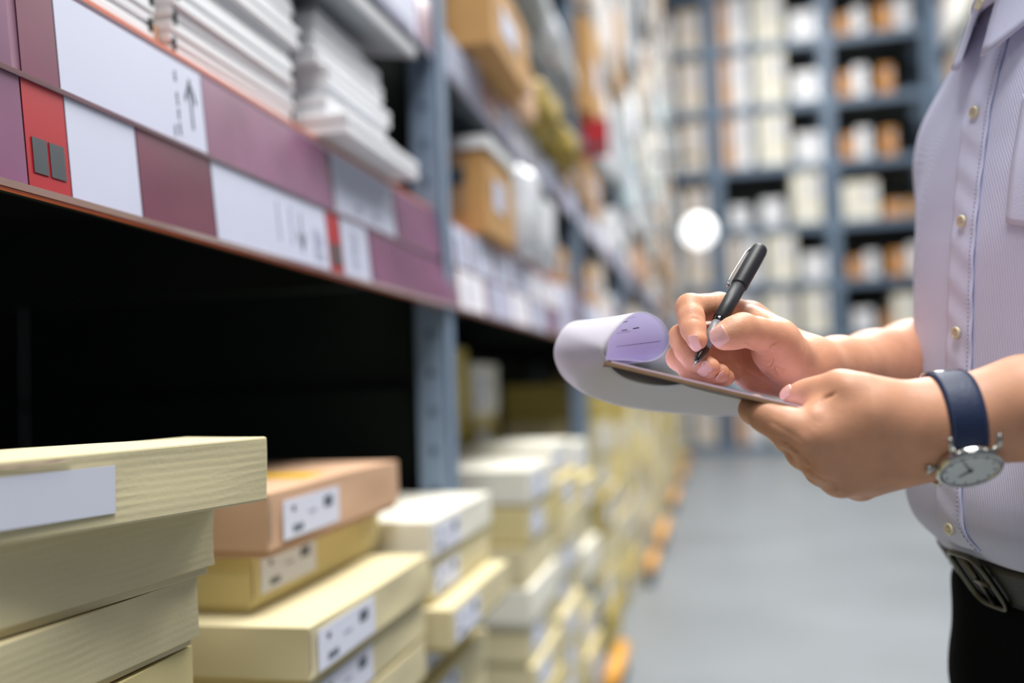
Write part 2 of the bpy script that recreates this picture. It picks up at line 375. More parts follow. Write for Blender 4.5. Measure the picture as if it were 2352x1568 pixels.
# ------------------------------------------------------------------ cartons
def put(cx, cy, z, lx, ly, rot, near=True):
    """centre of a carton whose front near (or far) lower corner stands at (cx,cy)"""
    c, s_ = math.cos(rot), math.sin(rot); ox, oy = -lx/2, (ly/2 if near else -ly/2)
    return (cx+c*ox-s_*oy, cy+s_*ox+c*oy, z)
def carton(corner, z, lx, ly, h, rot, key, label, group, near=True, lab=None, seed=1, detail=2, lip=.12, cat='carton', torn=False, ck=None):
    loc = put(corner[0], corner[1], z, lx, ly, rot, near)
    r = empty('carton', loc, rot); tag(r, label, cat, group)
    X, Y = lx/2, ly/2; n = 8 if detail > 1 else 2; amp = .0011 if detail > 1 else .0005
    b = MB().m(key); b.wbox(-X+.004, X-.004, -Y+.004, Y-.004, 0.0003, h*.7, n if detail > 1 else 1, amp*.5, seed); b.build('base', r, bevel=.001)
    b = MB().m(ck or key); b.wbox(-X, X, -Y, Y, h*lip, h-.0004, n, amp, seed+3, bulge=(.003 if torn else 0)); 
    b.m('tear')
    if detail > 1 and not torn:
        b.poly([(X+.0006, -Y+.001, h*.2), (X+.0008, -Y+.0045, h*.3), (X+.0008, -Y+.0035, h*.9), (X+.0006, -Y+.0015, h*.93)], (.0003, 0, 0))
    lid = b.build('lid', r, bevel=.0016)
    if torn:
        b = MB().m('tear'); rr = random.Random(4); ys = [-Y+i*(2*Y*.62)/26 for i in range(27)]
        top = [(X+.0016, y, h-.003-.001*rr.random()) for y in ys]; bot = [(X+.0022, y, h-.0042-(.0032*abs(math.sin(y*31))+.0015*rr.random())*min(1, abs(y-ys[-1])/.05)) for y in reversed(ys)]
        b.poly(top+bot, (.0006, 0, 0)); b.build('torn_edge', lid)
        b = MB().m('ink').box(X+.0014, X+.0021, -.035, -.028, h*.66, h*.74); b.build('print_mark', lid)
    if lab:
        f0, f1, g0, g1, style = lab; ya, yb = -Y+2*Y*f0, -Y+2*Y*f1; za, zb = h*g0, h*g1
        b = MB().m('shiplabel').box(X+.0009, X+.0016, ya, yb, za, zb)
        if style:
            L, Hh = yb-ya, zb-za
            b.m('ink'); x0, x1 = X+.0017, X+.0020
            for i in range(4): b.box(x0, x1, ya+L*(.15+.045*i), ya+L*(.18+.045*i), za+Hh*.14, za+Hh*.32)
            for i in range(5): b.box(x0, x1, ya+L*(.70+.035*i), ya+L*(.725+.035*i), za+Hh*.52, za+Hh*.82)
            b.box(x0, x1, ya+L*.14, ya+L*.19, za+Hh*.68, za+Hh*.82); b.m('ink2')
            for i in range(3): b.box(x0, x1, ya+L*(.42+.05*i), ya+L*(.45+.05*i), za+Hh*.5, za+Hh*.58)
        b.build('shipping_label', r)
    return r
G1 = 'cream cartons in the foreground stack'
carton((-.36, .69), 1.013, .095, .46, .053, -math.radians(17.8), 'cream', 'long cream carton with torn top edge and blank white label, topmost at bottom left', G1, near=False, lab=(.30, .69, .19, .80, 0), seed=2, torn=True, lip=.02)
carton((-.415, .70), .9525, .30, .42, .0605, -math.radians(7), 'cream', 'shaded cream carton directly under the torn long carton', G1, near=False, seed=5)
carton((-.425, .69), .8965, .30, .42, .056, -math.radians(3), 'cream', 'shaded cream carton lowest visible at the bottom left corner', G1, near=False, seed=9)
b = MB().m('cream2'); b.wbox(-.75, -.43, .25, .69, 0, .896, 6, .001, 3)
b.m('tear').box(-.4295, -.4290, .25, .69, .44, .443)
tag(b.build('tall_carton', bevel=.002), 'tall straw-coloured carton under the foreground stack of flat cream cartons', 'carton')
LB = (.06, .46, .2, .82, 1)
G2 = 'cartons in the second stack'
carton((-.47, .90), .925, .26, .41, .07, 0, 'brown', 'pinkish brown carton with yellow tape and printed white label on the second stack', G2, lab=(.08, .45, .2, .82, 1), seed=11, ck='brown')
bt = MB().m('tape').box(-.61, -.50, 1.055, 1.115, .9952, .9962); 
o = bt.build('tape_strip'); 
for q in bpy.data.objects:
    if q.get('label', '').startswith('pinkish brown'):
        o.parent = q; o.location = (-q.location.x, -q.location.y, -q.location.z)
carton((-.505, .925), .8615, .26, .39, .063, 0, 'cream2', 'olive cream carton set back under the pinkish brown carton', G2, lab=(.05, .42, .25, .92, 1), seed=12)
carton((-.415, .875), .801, .30, .40, .060, 0, 'cream2', 'straw-coloured carton with brightly lit lid protruding below the set back carton', G2, lab=(.05, .45, .15, .86, 1), seed=13, ck='cream')
carton((-.425, .90), .741, .28, .38, .0595, 0, 'cream2', 'cream carton with printed label cut by the bottom edge of the photo', G2, lab=(.05, .45, .15, .86, 1), seed=14, ck='cream')
carton((-.425, .91), .681, .28, .37, .0595, 0, 'cream2', 'cream carton at the very bottom of the photo in the second stack', G2, seed=15, ck='cream')
b = MB().m('cream2').wbox(-.72, -.44, .90, 1.27, 0, .68, 4, .001, 8); tag(b.build('tall_carton', bevel=.002), 'tall cream carton at the base of the second carton stack', 'carton')
G3 = 'cartons in the stack before the first blue upright'
z = .835; hs = [.066, .062, .066, .060, .060, .060, .060, .060]
lb = ['topmost with white lid', 'second from top', 'third from top sticking out', 'fourth from top in shade', 'fifth from top', 'sixth from top', 'seventh from top', 'eighth from top']
for i, h in enumerate(hs):
    xx = (-.425, -.43, -.395, -.46, -.44, -.445, -.43, -.45)[i]
    carton((xx, (1.32, 1.33, 1.315, 1.37, 1.34, 1.345, 1.34, 1.35)[i]), z, .26, (.375, .365, .38, .325, .355, .35, .355, .345)[i], h, 0, 'cream2', f'straw-coloured carton {lb[i]} in the stack before the first blue upright', G3, lab=(.04, .42, .2, .86, 1), seed=20+i, detail=1, ck='creamw' if i in (0,) else 'cream')
    if i+1 < len(hs): z -= hs[i+1]
b = MB().m('cream2').wbox(-.70, -.45, 1.34, 1.65, 0, z-.0005, 3, .001, 8); tag(b.build('tall_carton', bevel=.002), 'tall cream carton at the base of the stack before the first blue upright', 'carton')
# bay 2 and beyond
def stack(x, y, ly, lx, ztop, h, keys, where, group, lab=True, seed=0, zfloor=0.0, jit=.02, maxn=14):
    rnd = random.Random(seed); z = ztop; i = 0
    n = int(round((ztop-zfloor)/h)); hh = (ztop-zfloor)/n
    for i in range(n):
        z = ztop-hh*(i+1); dx, dy = rnd.uniform(-jit, jit), rnd.uniform(-jit/2, jit/2)
        pos = 'topmost' if i == 0 else (ORD[i+1]+' from top')
        key = keys[i % len(keys)] if i else keys[0]
        cname = {'cream': 'cream', 'cream2': 'straw-coloured', 'creamw': 'off-white', 'olive': 'olive', 'tan': 'tan'}[key]
        carton((x+dx, y+dy), z, lx, ly, hh, 0, key, f'{cname} carton {pos}, {where}', group, lab=(.1, .55, .2, .85, 1) if lab and rnd.random() < .8 else None, seed=seed+i, detail=1, ck='creamw' if i == 0 and key == 'cream' else None)
K = ['cream', 'cream2', 'cream', 'creamw', 'cream']
stack(-.43, 2.08, .36, .28, .905, .095, K, 'the stack just past the first blue upright', 'second bay cartons', seed=40, jit=.018)
stack(-.44, 2.50, .36, .28, .93, .095, K, 'the second stack past the first blue upright', 'second bay cartons', seed=60, jit=.02)
stack(-.45, 2.95, .34, .28, .90, .11, K, 'last stack before the second blue upright', 'second bay cartons', seed=80, jit=.02)
stack(-.745, 2.0, .34, .3, 1.0, .2, ['creamw', 'cream'], 'the pile set back behind the first blue upright', 'second bay cartons', seed=90, jit=.004)
stack(-.755, 2.42, .34, .3, 1.22, .2, ['olive', 'olive', 'cream'], 'the tall dark pile at the back of the second bay', 'second bay cartons', seed=95, jit=.004)
stack(-.775, 2.92, .34, .3, 1.18, .2, ['cream', 'olive'], 'the tall pile at the far back of the second bay', 'second bay cartons', seed=99, jit=.004)
nm = {2: 'third', 3: 'fourth', 4: 'fifth', 5: 'sixth', 6: 'seventh'}
for k in range(2, 7):
    y0 = POSTS[k]; rnd = random.Random(k*3); y = y0+.09; j = 0
    while y < POSTS[k+1]-.36:
        w = rnd.uniform(.34, .48); top = rnd.choice([.62, .85, 1.05, 1.15, .98])
        if k == 2 and j == 0: top = 1.10
        if k == 2 and j == 1: top = .62
        j += 1
        w = min(w, POSTS[k+1]-.085-y)
        stack(XF+rnd.uniform(.02, .05), y, w-.02, .4, top, (.16 if k < 4 else .3), ['olive' if j % 2 else 'cream2', 'cream', 'cream2'], f"{ORD[j]} floor stack of the left rack's {nm[k]} bay", 'far cartons under the left rack', seed=k*31+j, jit=.012)
        y += w
# ------------------------------------------------------------------ white goods on the near shelf
def panel_box(x0, x1, y0, y1, z0, z1, label, group, slots=0, key='white'):
    cx, cy = (x0+x1)/2, (y0+y1)/2
    r = empty('flat_pack_panel', (cx, cy, z0)); tag(r, label, 'panel', group)
    b = MB().m(key); h = z1-z0; X, Y = (x1-x0)/2, (y1-y0)/2
    b.box(-X, X, -Y, Y, .0003, h*.42); b.box(-X+.004, X-.003, -Y+.003, Y-.003, h*.40, h*.62); b.box(-X, X, -Y, Y, h*.60, h-.0003)
    b.build('panel', r, bevel=.0012)
    if slots:
        b = MB().m('darkhole'); 
        for f in (.02, .985):
            b = MB().m('darkhole'); b.box(X-.0005, X+.0008, -Y+2*Y*f-.002, -Y+2*Y*f+.004, h*.3, h*.8); b.build('slot', r)
    return r
SH = 1.4535
rnd = random.Random(5)
z = SH
for i in range(11):
    h = .026; dx = rnd.uniform(-.005, .005)
    panel_box(-.80, -.528+dx, .36, .795, z, z+h, f'white flat panel with dark slots, {ORD[i+1]} from the bottom of the nearest white stack', 'white panels in the nearest stack', 1); z += h
z = SH
for i in range(11):
    h = .027; dx = rnd.uniform(-.006, .006); d2 = rnd.uniform(-.01, .01)
    panel_box(-.82, -.530+dx, .835, 1.12+d2, z, z+h, f'white flat panel {ORD[i+1]} from the bottom of the middle white stack', 'white panels in the middle stack', 1); z += h
b = MB().m('brown').box(-.70, -.545, .80, .832, SH, SH+.03); tag(b.build('spacer_block', bevel=.002), 'small pinkish block between the two nearest white panel stacks', 'block')
z = SH
panel_box(-.78, -.475, 1.16, 1.47, z, z+.030, 'wide white panel overhanging the price rail under the third white stack', 'white panels in the third stack'); z += .030
for i in range(6):
    h = (.030, .022, .026, .022, .024, .026)[i]; dx = rnd.uniform(-.012, .006)
    panel_box(-.74, -.515+dx, 1.17+rnd.uniform(-.01, .015), 1.45+rnd.uniform(-.03, .01), z, z+h, f'white boxed panel {ORD[i+1]} above the overhanging one in the third white stack', 'white panels in the third stack'); z += h
panel_box(-.72, -.545, 1.22, 1.40, z, z+.030, 'small white box on top of the third white stack', 'white panels in the third stack'); z += .030
b = MB().m('white'); b.box(-.17, .17, -.20, .20, 0, .016); b.m('grey').box(-.165, .165, -.195, .195, -.001, 0)
o = b.build('leaning_panel', bevel=.002); o.location = (-.66, 1.32, z+.040); o.rotation_euler = (math.radians(2), math.radians(9), 0)
tag(o, 'large white sheet lying tilted across the top of the third white stack', 'panel')
# ------------------------------------------------------------------ goods in the second bay
def plainbox(name, x0, x1, y0, y1, z0, z1, key, label, cat, group=None, lidkey=None, extra=None, seed=3):
    b = MB().m(key); cx, cy = (x0+x1)/2, (y0+y1)/2; X, Y, h = (x1-x0)/2, (y1-y0)/2, z1-z0
    b.wbox(-X, X, -Y, Y, 0, h, 3, .002, seed)
    b.m('tear').box(-X*.1, X*.1, -Y-.0028, -Y-.0022, h*.25, h*.97)
    if extra: b.m(extra).box(-X*.55, X*.2, -Y-.004, -Y-.0029, h*.55, h*.72)
    b.m('label' if key != 'white' else 'grey').box(X+.0022, X+.003, -Y*.6, Y*.2, h*.3, h*.65)
    if lidkey: b.m(lidkey).box(-X-.008, X+.008, -Y-.008, Y+.008, h*.93, h+.012)
    o = b.build(name, bevel=.003, loc=(cx, cy, z0)); tag(o, label, cat, group); return o
def bundle(x, y, z, rx, ry, rz, key, label, cat, group=None, seed=1, name='wrapped_bundle'):
    rnd = random.Random(seed); ph = [rnd.uniform(0, 6) for _ in range(4)]
    def fn(a, c):
        th = 2*math.pi*a; phi = math.pi*c; k = 1+.07*math.sin(5*th+ph[0]+3*phi)+.05*math.sin(9*phi+ph[1])
        sx = lambda v: math.copysign(abs(v)**.55, v)
        return Vector((rx*k*sx(math.cos(th)*math.sin(phi)), ry*k*sx(math.sin(th)*math.sin(phi)), rz+rz*sx(math.cos(phi))*min(k, 1)))
    b = MB().m(key).grid(fn, 20, 12, True); o = b.build(name, loc=(x, y, z+.003)); tag(o, label, cat, group); return o
def roll(x, y, z, r, l, key, label, group=None, axis='y', name='wrapped_roll'):
    b = MB().m(key); pts = [(0, -l/2, r), (0, l/2, r)] if axis == 'y' else [(0, 0, 0), (0, 0, l)]
    b.tube(pts, r, 18); b.m('greydark').tube([(0, -l/2-.002, r), (0, -l/2, r)] if axis == 'y' else [(0, 0, l), (0, 0, l+.002)], r*.35, 12)
    o = b.build(name, loc=(x, y, z)); tag(o, label, 'roll', group); return o
Z1 = 1.4535
plainbox('lidded_box', -.62, -.49, 2.02, 2.30, Z1-.01+.01, 1.665, 'tan', 'tan cardboard box with white lid just past the first blue upright', 'box', lidkey='white', extra='ink')
bundle(-.53, 2.52, Z1, .07, .14, .13, 'wrap', 'shiny white plastic-wrapped bundle beside the tan lidded box', 'bundle', seed=2)
bundle(-.55, 2.82, Z1, .075, .12, .12, 'wrap', 'crumpled white film bundle in the middle of the second bay', 'bundle', seed=5)
bundle(-.585, 3.10, Z1, .06, .13, .10, 'wrap', 'low white film bundle near the far end of the second bay', 'bundle', seed=8)
plainbox('cardboard_box', -.66, -.527, 3.27, 3.45, Z1, 1.60, 'tan', 'small tan box at the far end of the second bay price rail', 'box')
plainbox('cardboard_box', -.74, -.44, 1.92, 2.32, 1.8545, 2.03, 'tan', 'brown cardboard box high above the tan lidded box', 'box')
plainbox('cardboard_box', -.70, -.47, 2.36, 2.56, 1.8545, 1.99, 'brown', 'pale brown carton beside the high brown box', 'box')
bundle(-.52, 2.76, 1.8545, .08, .18, .08, 'mustard', 'mustard yellow sack on the high shelf of the second bay', 'sack', seed=11, name='sack')
bundle(-.52, 3.16, 1.8545, .08, .15, .07, 'mustard', 'mustard yellow sack farther along the high shelf', 'sack', seed=12, name='sack')
plainbox('cardboard_box', -.70, -.50, 3.36, 3.52, 1.8545, 1.95, 'tan', 'tan box at the end of the mustard sacks', 'box')
b = MB().m('red'); b.box(-.05, .05, -.012, .012, 0, .155); b.m('darksq').box(-.04, .04, -.0135, -.0122, .02, .05); b.m('blue').box(-.075, -.05, -.006, .006, .05, .09)
o = b.build('red_sign', bevel=.01, loc=(-.43, 3.72, 2.03)); tag(o, 'red sign box projecting into the aisle from the second blue upright', 'sign')
# ------------------------------------------------------------------ clutter on the upper shelves
PAL = {'white': 'white', 'beige': 'beige', 'grey': 'grey', 'wrap': 'film-wrapped white', 'tan': 'tan', 'brown': 'pale brown', 'creamw': 'off-white', 'teal': 'pale teal', 'orangec': 'orange-brown', 'greydark': 'dark grey'}
LEV = [1.4535, 1.8545, 2.2245, 2.7645, 3.3645, 3.9645, 4.6145, 5.3145]
GAP = [.29, .27, .45, .5, .5, .55, .6, .7]
for k in range(1, 7):
    for li, lz in enumerate(LEV):
        if k == 1 and li < 2: continue
        if k == 1 and li > 3: continue
        if k == 2 and li > 5: continue
        rnd = random.Random(k*100+li); y = POSTS[k]+.05; j = 0
        while y < POSTS[k+1]-.16:
            w = min(rnd.uniform(.22, .55), POSTS[k+1]-.05-y); j += 1
            top = GAP[li]*(rnd.uniform(.55, .93) if li < 2 else rnd.uniform(.75, .97))
            if li < 2: key = rnd.choice(['tan', 'white', 'beige', 'brown', 'wrap', 'grey', 'tan'])
            elif k < 3: key = rnd.choice(['grey', 'greydark', 'beige', 'tan', 'white', 'grey'])
            else: key = rnd.choice(['beige', 'grey', 'creamw', 'beige', 'grey', 'tan', 'grey', 'greydark', 'teal', 'white', 'beige'])
            if k >= 3 and li in (0, 1): key = rnd.choice(['beige', 'tan', 'creamw', 'orangec', 'white', 'brown'])
            where = f"{ORD[j]} from near end, {ORD[li+1]} shelf up, left rack's {['', 'second', 'third', 'fourth', 'fifth', 'sixth', 'seventh'][k]} bay"
            xf = XF+rnd.uniform(-.04, .04)+(.03 if li > 1 else 0); dep = rnd.uniform(.3, .5)
            if li == 0: xf = XF-.025-rnd.uniform(0, .03)
            if k == 1 and li == 2:
                roll(xf-.09, y+w/2, lz, .08, w*.9, 'grey' if j % 2 else 'wrap', f"{'grey' if j % 2 else 'white'} roll {where}", 'rolls on the third shelf')
            elif rnd.random() < .25:
                bundle(xf-.15, y+w/2, lz, .13, w*.44, top/2*.95, key, f'{PAL[key]} bundle {where}', 'bundle', 'bundles on the left rack', seed=k*9+j)
            else:
                plainbox('cardboard_box', xf-dep, xf, y+.01, y+w-.01, lz, lz+top, key, f'{PAL[key]} box {where}', 'box', 'boxes on the left rack', seed=j)
            y += w+rnd.choice([0, .02, .06])
# a lit globe lamp hanging beyond the left rack
m = mat('lamp_globe', '#ffffff', .5); m.node_tree.nodes['Principled BSDF'].inputs['Emission Color'].default_value = (1, .99, .97, 1); m.node_tree.nodes['Principled BSDF'].inputs['Emission Strength'].default_value = 1.3; M['globe'] = m
gl = empty('globe_lamp', (-.085, 8.9, 2.52)); tag(gl, 'round bright white globe lamp hanging beside the left rack', 'lamp')
b = MB().m('globe').ell((0, 0, 0), .155, .155, .155, 24, 14); b.build('lamp_globe', gl)
b = MB().m('greydark').tube([(0, 0, .15), (0, 0, .72)], .008, 8); b.build('hanging_cord', gl)
b = MB().m('greydark').box(-.44, .02, -.02, .02, .71, .74); b.build('bracket', gl)
# ------------------------------------------------------------------ far rack across the end of the aisle
FY = 14.0; FX = [-1.45, .16, 1.80, 3.22, 4.9]
FL = [.12, .95, 1.70, 2.50, 3.35, 4.25, 5.17, 6.10, 7.0]
for i in range(4):
    pos = ['leftmost', 'middle left', 'middle right', 'rightmost'][i]
    r = empty('storage_rack', (0, 0, 0)); tag(r, f'{pos} bay of the blue-grey rack closing the end of the aisle', 'storage rack', 'bays of the end rack')
    a, c = FX[i], FX[i+1]
    b = MB().m('endblue').box(c-.09, c+.09, FY-.02, FY+.06, 0, 7.8).box(c-.09, c+.09, FY+1.0, FY+1.08, 0, 7.8); b.build('upright', r)
    if i == 0: b = MB().m('endblue').box(a-.09, a+.09, FY-.02, FY+.06, 0, 7.8).build('upright', r)
    b = MB().m('enddark').box(a+.002, c-.001, FY+1.09, FY+1.11, 0, 7.8).build('back_panel', r)
    for li, z in enumerate(FL):
        b = MB().m('endblue').box(a+.092, c-.092, FY-.02, FY+.03, z-.12, z); b.m('greydark').box(a+.092, c-.092, FY+.03, FY+.99, z-.05, z-.003); b.build('beam', r)
    for li, z in enumerate(FL[:-1]):
        if li < 1 and i > 2: continue
        gap = FL[li+1]-z-.14; rnd = random.Random(i*20+li); ww = c-a-.22
        if i == 1:
            spec = [(.0, .14, .95, 'brown'), (.145, .16, .98, 'white'), (.36, .32, 1.0, 'creamw'), (.74, .28, .55, 'white')] if li not in (4, ) else [(.05, .2, .42, 'white'), (.36, .24, .5, 'white'), (.68, .3, 1.0, 'creamw')]
            if li in (2, 1): spec = [(.0, .27, .9, 'white'), (.34, .32, .95, 'creamw'), (.72, .27, 1.0 if li == 2 else .5, 'creamw')]
            if li == 3: spec = [(.0, .16, .95, 'beige'), (.18, .16, .98, 'white'), (.40, .3, 1.0, 'creamw'), (.75, .25, .55, 'white')]
        elif i == 2:
            spec = [(.05, .16, .45, 'orangec'), (.22, .17, .55, 'white'), (.52, .16, .5, 'orangec')] if li in (5, 6) else [(.05, .18, .4, 'orangec'), (.25, .15, .5, 'white'), (.52, .2, .5, 'orangec'), (.74, .18, .6, 'white')]
            if li == 4: spec = [(.03, .42, .72, 'creamw'), (.5, .24, .3, 'orangec'), (.76, .2, .3, 'tan')]
            if li == 2: spec = [(.08, .24, .5, 'white'), (.42, .1, .4, 'orangec'), (.54, .3, .8, 'creamw')]
            if li == 1: spec = [(.05, .25, .5, 'white'), (.5, .4, .85, 'beige')]
        elif i == 0:
            spec = [(.45, .24, rnd.uniform(.7, .95), 'grey'), (.71, .27, rnd.uniform(.8, 1), 'beige')]
        else:
            spec = [(.05, .3, rnd.uniform(.4, .9), 'beige'), (.4, .25, rnd.uniform(.4, .9), 'white'), (.7, .2, .5, 'orangec')]
        for j, (f, w, hh, key) in enumerate(spec):
            b = MB().m(key); X = w*ww/2*.93; H = gap*hh
            b.wbox(-X, X, 0, .55, 0, H, 2, .003, j); b.m('tear').box(-X*.08, X*.08, -.006, -.004, H*.2, H*.98); b.m('label').box(X*.25, X*.8, -.006, -.004, H*.55, H*.8)
            o = b.build('cardboard_box', bevel=.01, loc=(a+.11+(f+w/2)*ww, FY+.026, z+.002))
            tag(o, f"{PAL[key]} box {ORD[j+1]} from left, {ORD[li+1]} level up, end rack's {pos} bay", 'box', 'boxes on the end rack')
# ------------------------------------------------------------------ right rack, seen far behind the man
RX = 3.15
for i in range(3):
    y0, y1 = 6.6+2.2*i, 8.8+2.2*i
    r = empty('storage_rack', (0, 0, 0)); tag(r, f"{['nearest', 'middle', 'farthest'][i]} bay of the rack on the right side of the aisle", 'storage rack', 'bays of the right rack')
    MB().m('blue').box(RX, RX+.08, y1-.04, y1+.04, 0, 7).build('upright', r)
    MB().m('dark').box(RX+1.0, RX+1.02, y0, y1, 0, 7).build('back_panel', r)
    for li, z in enumerate((1.4, 2.2, 3.0, 3.8, 4.6, 5.4, 6.2)):
        MB().m('greydark').box(RX, RX+1.0, y0+.05, y1-.05, z-.09, z-.002).build('beam', r)
        if li < 2: continue
        rnd = random.Random(i*7+li); y = y0+.06; j = 0
        while y < y1-.4:
            w = rnd.uniform(.3, .6); w = min(w, y1-.05-y); j += 1; key = rnd.choice(['beige', 'creamw', 'grey', 'white', 'tan', 'teal'])
            plainbox('cardboard_box', RX+.02, RX+.5, y, y+w-.02, z, z+rnd.uniform(.4, .66), key, f"{PAL[key]} box {ORD[j]} along, {ORD[li+1]} shelf, right rack's {['nearest', 'middle', 'farthest'][i]} bay", 'box', 'boxes on the right rack', seed=j); y += w
exec_person = True
# ================================================================== PERSON
# ---- signed distance field tools (camera-aligned metric coordinates u right, v up, d depth, or world)
class Field:
    def __init__(s, xs, ys, zs):
        s.ax = [np.asarray(a, dtype=np.float32) for a in (xs, ys, zs)]
        s.F = np.full((len(xs), len(ys), len(zs)), .05, dtype=np.float32)
    def sub(s, lo, hi):
        sl = []
        for a, l, h in zip(s.ax, lo, hi):
            i0 = int(np.searchsorted(a, l)); i1 = int(np.searchsorted(a, h)); sl.append(slice(max(i0-1, 0), min(i1+1, len(a))))
        return tuple(sl)
    def seg(s, a, b, ra, rb, k=.004, flat=None, mode='add', F=None):
        a = np.array(a, dtype=np.float32); b = np.array(b, dtype=np.float32); r = max(ra, rb); mg = r+max(k*1.5, .004)+.004
        if flat is not None: mg *= 1.6
        sl = s.sub(np.minimum(a, b)-mg, np.maximum(a, b)+mg)
        X = s.ax[0][sl[0]][:, None, None]; Y = s.ax[1][sl[1]][None, :, None]; Z = s.ax[2][sl[2]][None, None, :]
        ab = b-a; L = float(ab@ab)+1e-12
        t = np.clip(((X-a[0])*ab[0]+(Y-a[1])*ab[1]+(Z-a[2])*ab[2])/L, 0, 1)
        px, py, pz = X-a[0]-t*ab[0], Y-a[1]-t*ab[1], Z-a[2]-t*ab[2]
        if flat is not None:   # flat=(unit vector n, factor): thickness along n scaled
            n, f = np.array(flat[0], dtype=np.float32), flat[1]; q = px*n[0]+py*n[1]+pz*n[2]
            px, py, pz = px+q*n[0]*(1/f-1), py+q*n[1]*(1/f-1), pz+q*n[2]*(1/f-1)
        D = np.sqrt(px*px+py*py+pz*pz)-(ra+(rb-ra)*t)
        if flat is not None: D = D*min(1, flat[1])
        T = s.F if F is None else F
        if mode == 'add':
            A = T[sl]; h = np.clip(.5+.5*(A-D)/k, 0, 1); T[sl] = A+(D-A)*h-k*h*(1-h)
        else:
            A = T[sl]; D = -D; h = np.clip(.5-.5*(A-D)/k, 0, 1); T[sl] = A+(D-A)*h+k*h*(1-h)
    def chain(s, pts, k=.004, kj=.0035):
        """finger: own smooth chain merged into the field with blend kj"""
        lo = np.min([p[:3] for p in pts], axis=0)-.03; hi = np.max([p[:3] for p in pts], axis=0)+.03
        sl = s.sub(lo, hi); G = np.full_like(s.F, .05) if False else None
        sub = Field(s.ax[0][sl[0]], s.ax[1][sl[1]], s.ax[2][sl[2]])
        for p, q in zip(pts, pts[1:]): sub.seg(p[:3], q[:3], p[3], q[3], k)
        A = s.F[sl]; D = sub.F; h = np.clip(.5+.5*(A-D)/kj, 0, 1); s.F[sl] = A+(D-A)*h-kj*h*(1-h)
    def mesh(s):
        F = s.F; I = F < 0; n = F.shape
        c = np.zeros((n[0]-1, n[1]-1, n[2]-1), dtype=np.int8)
        for i in (0, 1):
            for j in (0, 1):
                for k in (0, 1): c += I[i:n[0]-1+i, j:n[1]-1+j, k:n[2]-1+k]
        act = (c > 0) & (c < 8); ii = np.argwhere(act); idx = np.full(act.shape, -1, dtype=np.int64); idx[act] = np.arange(len(ii))
        acc = np.zeros((len(ii), 3)); cnt = np.zeros(len(ii))
        AX = s.ax
        cor = [(a, b, d) for a in (0, 1) for b in (0, 1) for d in (0, 1)]
        for a in cor:
            for b in cor:
                if a < b and sum(abs(x-y) for x, y in zip(a, b)) == 1:
                    fa = F[ii[:, 0]+a[0], ii[:, 1]+a[1], ii[:, 2]+a[2]]; fb = F[ii[:, 0]+b[0], ii[:, 1]+b[1], ii[:, 2]+b[2]]
                    m = (fa < 0) != (fb < 0); t = np.where(m, fa/np.where(m, fa-fb, 1), 0)
                    for q in range(3):
                        pa = AX[q][ii[:, q]+a[q]]; pb = AX[q][ii[:, q]+b[q]]; acc[:, q] += np.where(m, pa+(pb-pa)*t, 0)
                    cnt += m
        V = acc/cnt[:, None]; Q = []
        for ax in range(3):
            o1, o2 = [q for q in range(3) if q != ax]
            sa = [slice(None)]*3; sb = [slice(None)]*3; sa[ax] = slice(0, n[ax]-1); sb[ax] = slice(1, n[ax])
            e = I[tuple(sa)] != I[tuple(sb)]; ed = np.argwhere(e)
            ok = (ed[:, o1] > 0) & (ed[:, o2] > 0) & (ed[:, o1] < n[o1]-1) & (ed[:, o2] < n[o2]-1); ed = ed[ok]
            ins = I[ed[:, 0], ed[:, 1], ed[:, 2]]
            def cell(d1, d2):
                q = ed.copy(); q[:, o1] -= d1; q[:, o2] -= d2; return idx[q[:, 0], q[:, 1], q[:, 2]]
            quad = np.stack([cell(1, 1), cell(0, 1), cell(0, 0), cell(1, 0)], axis=1)
            Q.append(quad)
        return V, np.concatenate(Q)
def P3(px, py, d): return ((px-1176)/FPX*d, (784-py)/FPX*d, d)
def PR(px, py, d, r): return P3(px, py, d)+(r/1000,)
# person frame
CC = UH*.487+AH*.772
PFW = (-UH*.99-AH*.139).normalized(); PL = ZZ.cross(PFW)      # facing, his left
def PW(f, l, z): return Vector((CC.x, CC.y, 0))+PFW*f+PL*l+ZZ*z
RSH = PW(-.02, -.150, 1.335); LSH = PW(-.02, .165, 1.335)
def toc(p): q = Vector(p)-CAM; return (q.dot(CR), q.dot(CU), q.dot(CF))

# ---- right hand (holds the pen)
xs = np.concatenate([np.arange(.095, .262, .00105), np.arange(.262, .30, .0018), np.arange(.30, .52, .003)])
RH_ = Field(xs, np.arange(-.095, .075, .00105), np.concatenate([np.arange(.635, .80, .0011), np.arange(.80, 1.0, .003)]))
Wr = P3(1858, 846, .735)
k = .010
RH_.seg(Wr, P3(1722, 733, .748), .022, .0145, k)
RH_.seg(Wr, P3(1700, 765, .760), .022, .0140, k)
RH_.seg(Wr, P3(1700, 805, .762), .022, .0130, k)
RH_.seg(P3(1850, 856, .74), P3(1715, 846, .757), .021, .0130, k)
RH_.seg(P3(1815, 868, .735), P3(1735, 862, .748), .016, .0140, k)
RH_.seg(P3(1835, 846, .722), P3(1782, 802, .700), .0225, .0185, .008)      # thenar
RH_.seg(P3(1800, 815, .702), P3(1772, 777, .684), .0170, .0130, .008)
RH_.seg(P3(1790, 770, .700), P3(1730, 738, .728), .013, .0125, .008)        # web towards the index base
